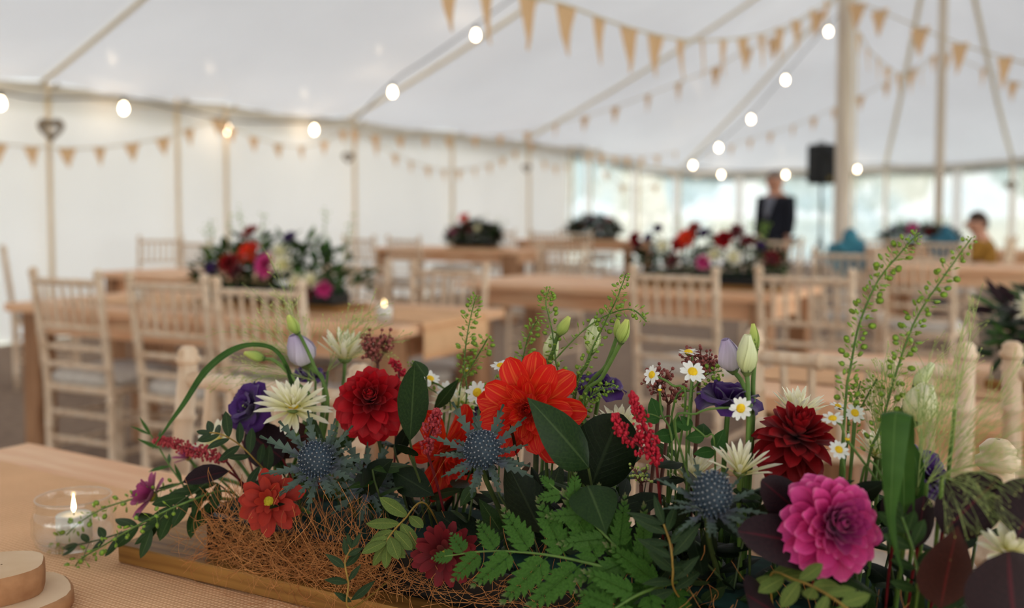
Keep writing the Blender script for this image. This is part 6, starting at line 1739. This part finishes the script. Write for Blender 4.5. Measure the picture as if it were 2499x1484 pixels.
def hand_chains(verts, edges, radii, wrist_i, w, d, palm_dir, k=1.0):
    """palm and five fingers grown from the wrist vertex along d; palm_dir = towards thumb side"""
    d = Vector(d).normalized(); s = Vector(palm_dir); s = (s - d * s.dot(d)).normalized()
    pi = len(verts); verts.append(w + d * .045 * k); edges.append((wrist_i, pi)); radii.append((.030 * k, .018 * k))
    pj = len(verts); verts.append(w + d * .085 * k); edges.append((pi, pj)); radii.append((.034 * k, .014 * k))
    n = d.cross(s)
    for q, (o, ln) in enumerate(((.030, .070), (.011, .080), (-.010, .075), (-.030, .058))):
        b = len(verts); verts.append(w + d * .095 * k + s * o * k); edges.append((pj, b)); radii.append(.0095 * k)
        verts.append(verts[b] + d * ln * .5 * k + n * .008 * k); edges.append((b, b + 1)); radii.append(.0088 * k)
        verts.append(verts[b + 1] + (d + n * .5).normalized() * ln * .5 * k); edges.append((b + 1, b + 2)); radii.append(.0075 * k)
    b = len(verts); verts.append(w + d * .045 * k + s * .042 * k); edges.append((pi, b)); radii.append(.011 * k)
    verts.append(verts[b] + (d * .8 + s * .5).normalized() * .04 * k); edges.append((b, b + 1)); radii.append(.009 * k)
def standing_man(p, yaw):
    t = thing('person', 'person standing in a dark navy suit with a grey tie, arms at sides', 'person', p, yaw)
    V = Vector
    v = [V((0, 0, .95)), V((0, .0, 1.12)), V((0, -.01, 1.30)), V((0, -.015, 1.44)), V((0, .0, 1.51)), V((0, .01, 1.575)), V((0, .02, 1.66)), V((0, .015, 1.71))]
    r = [.15, .13, .15, .12, .06, .085, .125, .10]; e = [(0, 1), (1, 2), (2, 3), (3, 4), (4, 5), (5, 6), (6, 7)]
    for s in (-1, 1):
        b = len(v); v += [V((s * .175, -.01, 1.42)), V((s * .20, .0, 1.15)), V((s * .21, .05, .92))]; r += [.055, .045, .032]; e += [(3, b), (b, b + 1), (b + 1, b + 2)]
        hand_chains(v, e, r, b + 2, v[b + 2], (0, .15, -1), (0, 1, 0))
        b = len(v); v += [V((s * .095, 0, .86)), V((s * .10, .01, .50)), V((s * .105, -.01, .10)), V((s * .11, .13, .035))]; r += [.095, .062, .045, .03]; e += [(0, b), (b, b + 1), (b + 1, b + 2), (b + 2, b + 3)]
    skinned('body', v, e, r, 'skin', t)
    # jacket
    v = [V((0, 0, .82)), V((0, 0, .98)), V((0, -.005, 1.14)), V((0, -.01, 1.30)), V((0, -.015, 1.425)), V((0, -.01, 1.475))]; r = [(.21, .17), (.20, .16), (.19, .15), (.19, .15), (.145, .115), (.085, .085)]; e = [(i, i + 1) for i in range(5)]
    for s in (-1, 1):
        b = len(v); v += [V((s * .19, -.01, 1.415)), V((s * .205, .0, 1.15)), V((s * .212, .045, .945))]; r += [.085, .075, .058]; e += [(4, b), (b, b + 1), (b + 1, b + 2)]
    skinned('jacket', v, e, r, 'navy_suit', t)
    v = [V((0, 0, .93))]; r = [.16]; e = []
    for s in (-1, 1):
        b = len(v); v += [V((s * .098, 0, .84)), V((s * .105, .01, .50)), V((s * .108, -.01, .09))]; r += [.115, .085, .07]; e += [(0, b), (b, b + 1), (b + 1, b + 2)]
    skinned('trousers', v, e, r, 'navy_suit', t)
    for s in (-1, 1): part('shoe', MB().ball((s * .11, .07, .045), .05, 12, 8, None, (.95, 2.6, .9)).data('shoe', 'dark_shoe'), t)
    # shirt front and tie, lying on the chest
    rows = [[(x * w, .158 - .02 * abs(x), z) for x in (-1, 0, 1)] for z, w in ((1.20, .012), (1.30, .04), (1.40, .06), (1.47, .055))]
    rows = [[(x, y + (0 if z < 1.35 else -.03 if z < 1.45 else -.07), z) for x, y, z in rw] for rw in rows]
    part('shirt', MB().grid(rows).data('shirt', 'grey_shirt'), t)
    part('tie', MB().tube([(0, .095, 1.465), (0, .145, 1.40), (0, .172, 1.28), (0, .17, 1.15)], [.016, .022, .030, .012], 8, flat=.3).data('tie', 'grey_shirt'), t)
    head_parts(t, Vector((0, .02, 1.665)), (0, 1, 0), .105, 'grey_hair')
    return t
mp = P(1893, 420, 11.8)
man = standing_man(Vector((mp.x, mp.y, 0)), R(130))
man.scale = (1, 1, mp.z / 1.775)
def seated(p, yaw):
    t = thing('person', 'seated person with short brown hair in a mustard knitted top', 'person', p, yaw)
    V = Vector
    v = [V((0, .0, .69)), V((0, .01, .78)), V((0, .02, .88)), V((0, .03, .97)), V((0, .05, 1.03)), V((0, .07, 1.08)), V((0, .085, 1.15)), V((0, .08, 1.20))]
    r = [.095, .10, .115, .10, .058, .08, .118, .095]; e = [(i, i + 1) for i in range(7)]
    for s in (-1, 1):
        b = len(v); v += [V((s * .15, .03, .95)), V((s * .19, .08, .80)), V((s * .12, .28, .86))]; r += [.045, .038, .028]; e += [(3, b), (b, b + 1), (b + 1, b + 2)]
        hand_chains(v, e, r, b + 2, v[b + 2], (-s * .3, 1, 0), (0, 0, 1), .85)
        b = len(v); v += [V((s * .08, .07, .68)), V((s * .10, .40, .67)), V((s * .10, .42, .12)), V((s * .10, .53, .04))]; r += [.07, .052, .04, .028]; e += [(0, b), (b, b + 1), (b + 1, b + 2), (b + 2, b + 3)]
    skinned('body', v, e, r, 'skin', t)
    v = [V((0, .0, .70)), V((0, .01, .79)), V((0, .02, .88)), V((0, .03, .96)), V((0, .04, 1.005))]; r = [(.125, .115), (.13, .12), (.14, .125), (.125, .10), (.07, .07)]; e = [(i, i + 1) for i in range(4)]
    for s in (-1, 1):
        b = len(v); v += [V((s * .155, .03, .945)), V((s * .195, .08, .80)), V((s * .13, .25, .85))]; r += [.062, .054, .042]; e += [(3, b), (b, b + 1), (b + 1, b + 2)]
    skinned('knitted_top', v, e, r, 'mustard_knit', t)
    v = [V((0, .01, .69))]; r = [.105]; e = []
    for s in (-1, 1):
        b = len(v); v += [V((s * .085, .09, .682)), V((s * .105, .40, .675)), V((s * .105, .42, .12))]; r += [.085, .068, .055]; e += [(0, b), (b, b + 1), (b + 1, b + 2)]
    skinned('trousers', v, e, r, 'dark_jeans', t)
    for s in (-1, 1): part('shoe', MB().ball((s * .10, .48, .045), .045, 12, 8, None, (.95, 2.4, .95)).data('shoe', 'dark_shoe'), t)
    head_parts(t, Vector((0, .085, 1.155)), (0, 1, 0), .10, 'brown_hair', 1.05)
    return t
spos = P(2418, 520, 9.35)
sfac = Vector((-.8, .6, 0)).normalized()
seat_p = Vector((spos.x, spos.y, 0))
sg = seated(seat_p + sfac * .035, math.atan2(sfac.y, sfac.x) - math.pi / 2)
sg.scale = (1, 1, max(.9, spos.z / 1.275))
chair(seat_p + sfac * .05, sfac, 'limewashed chair that the person in mustard sits on')
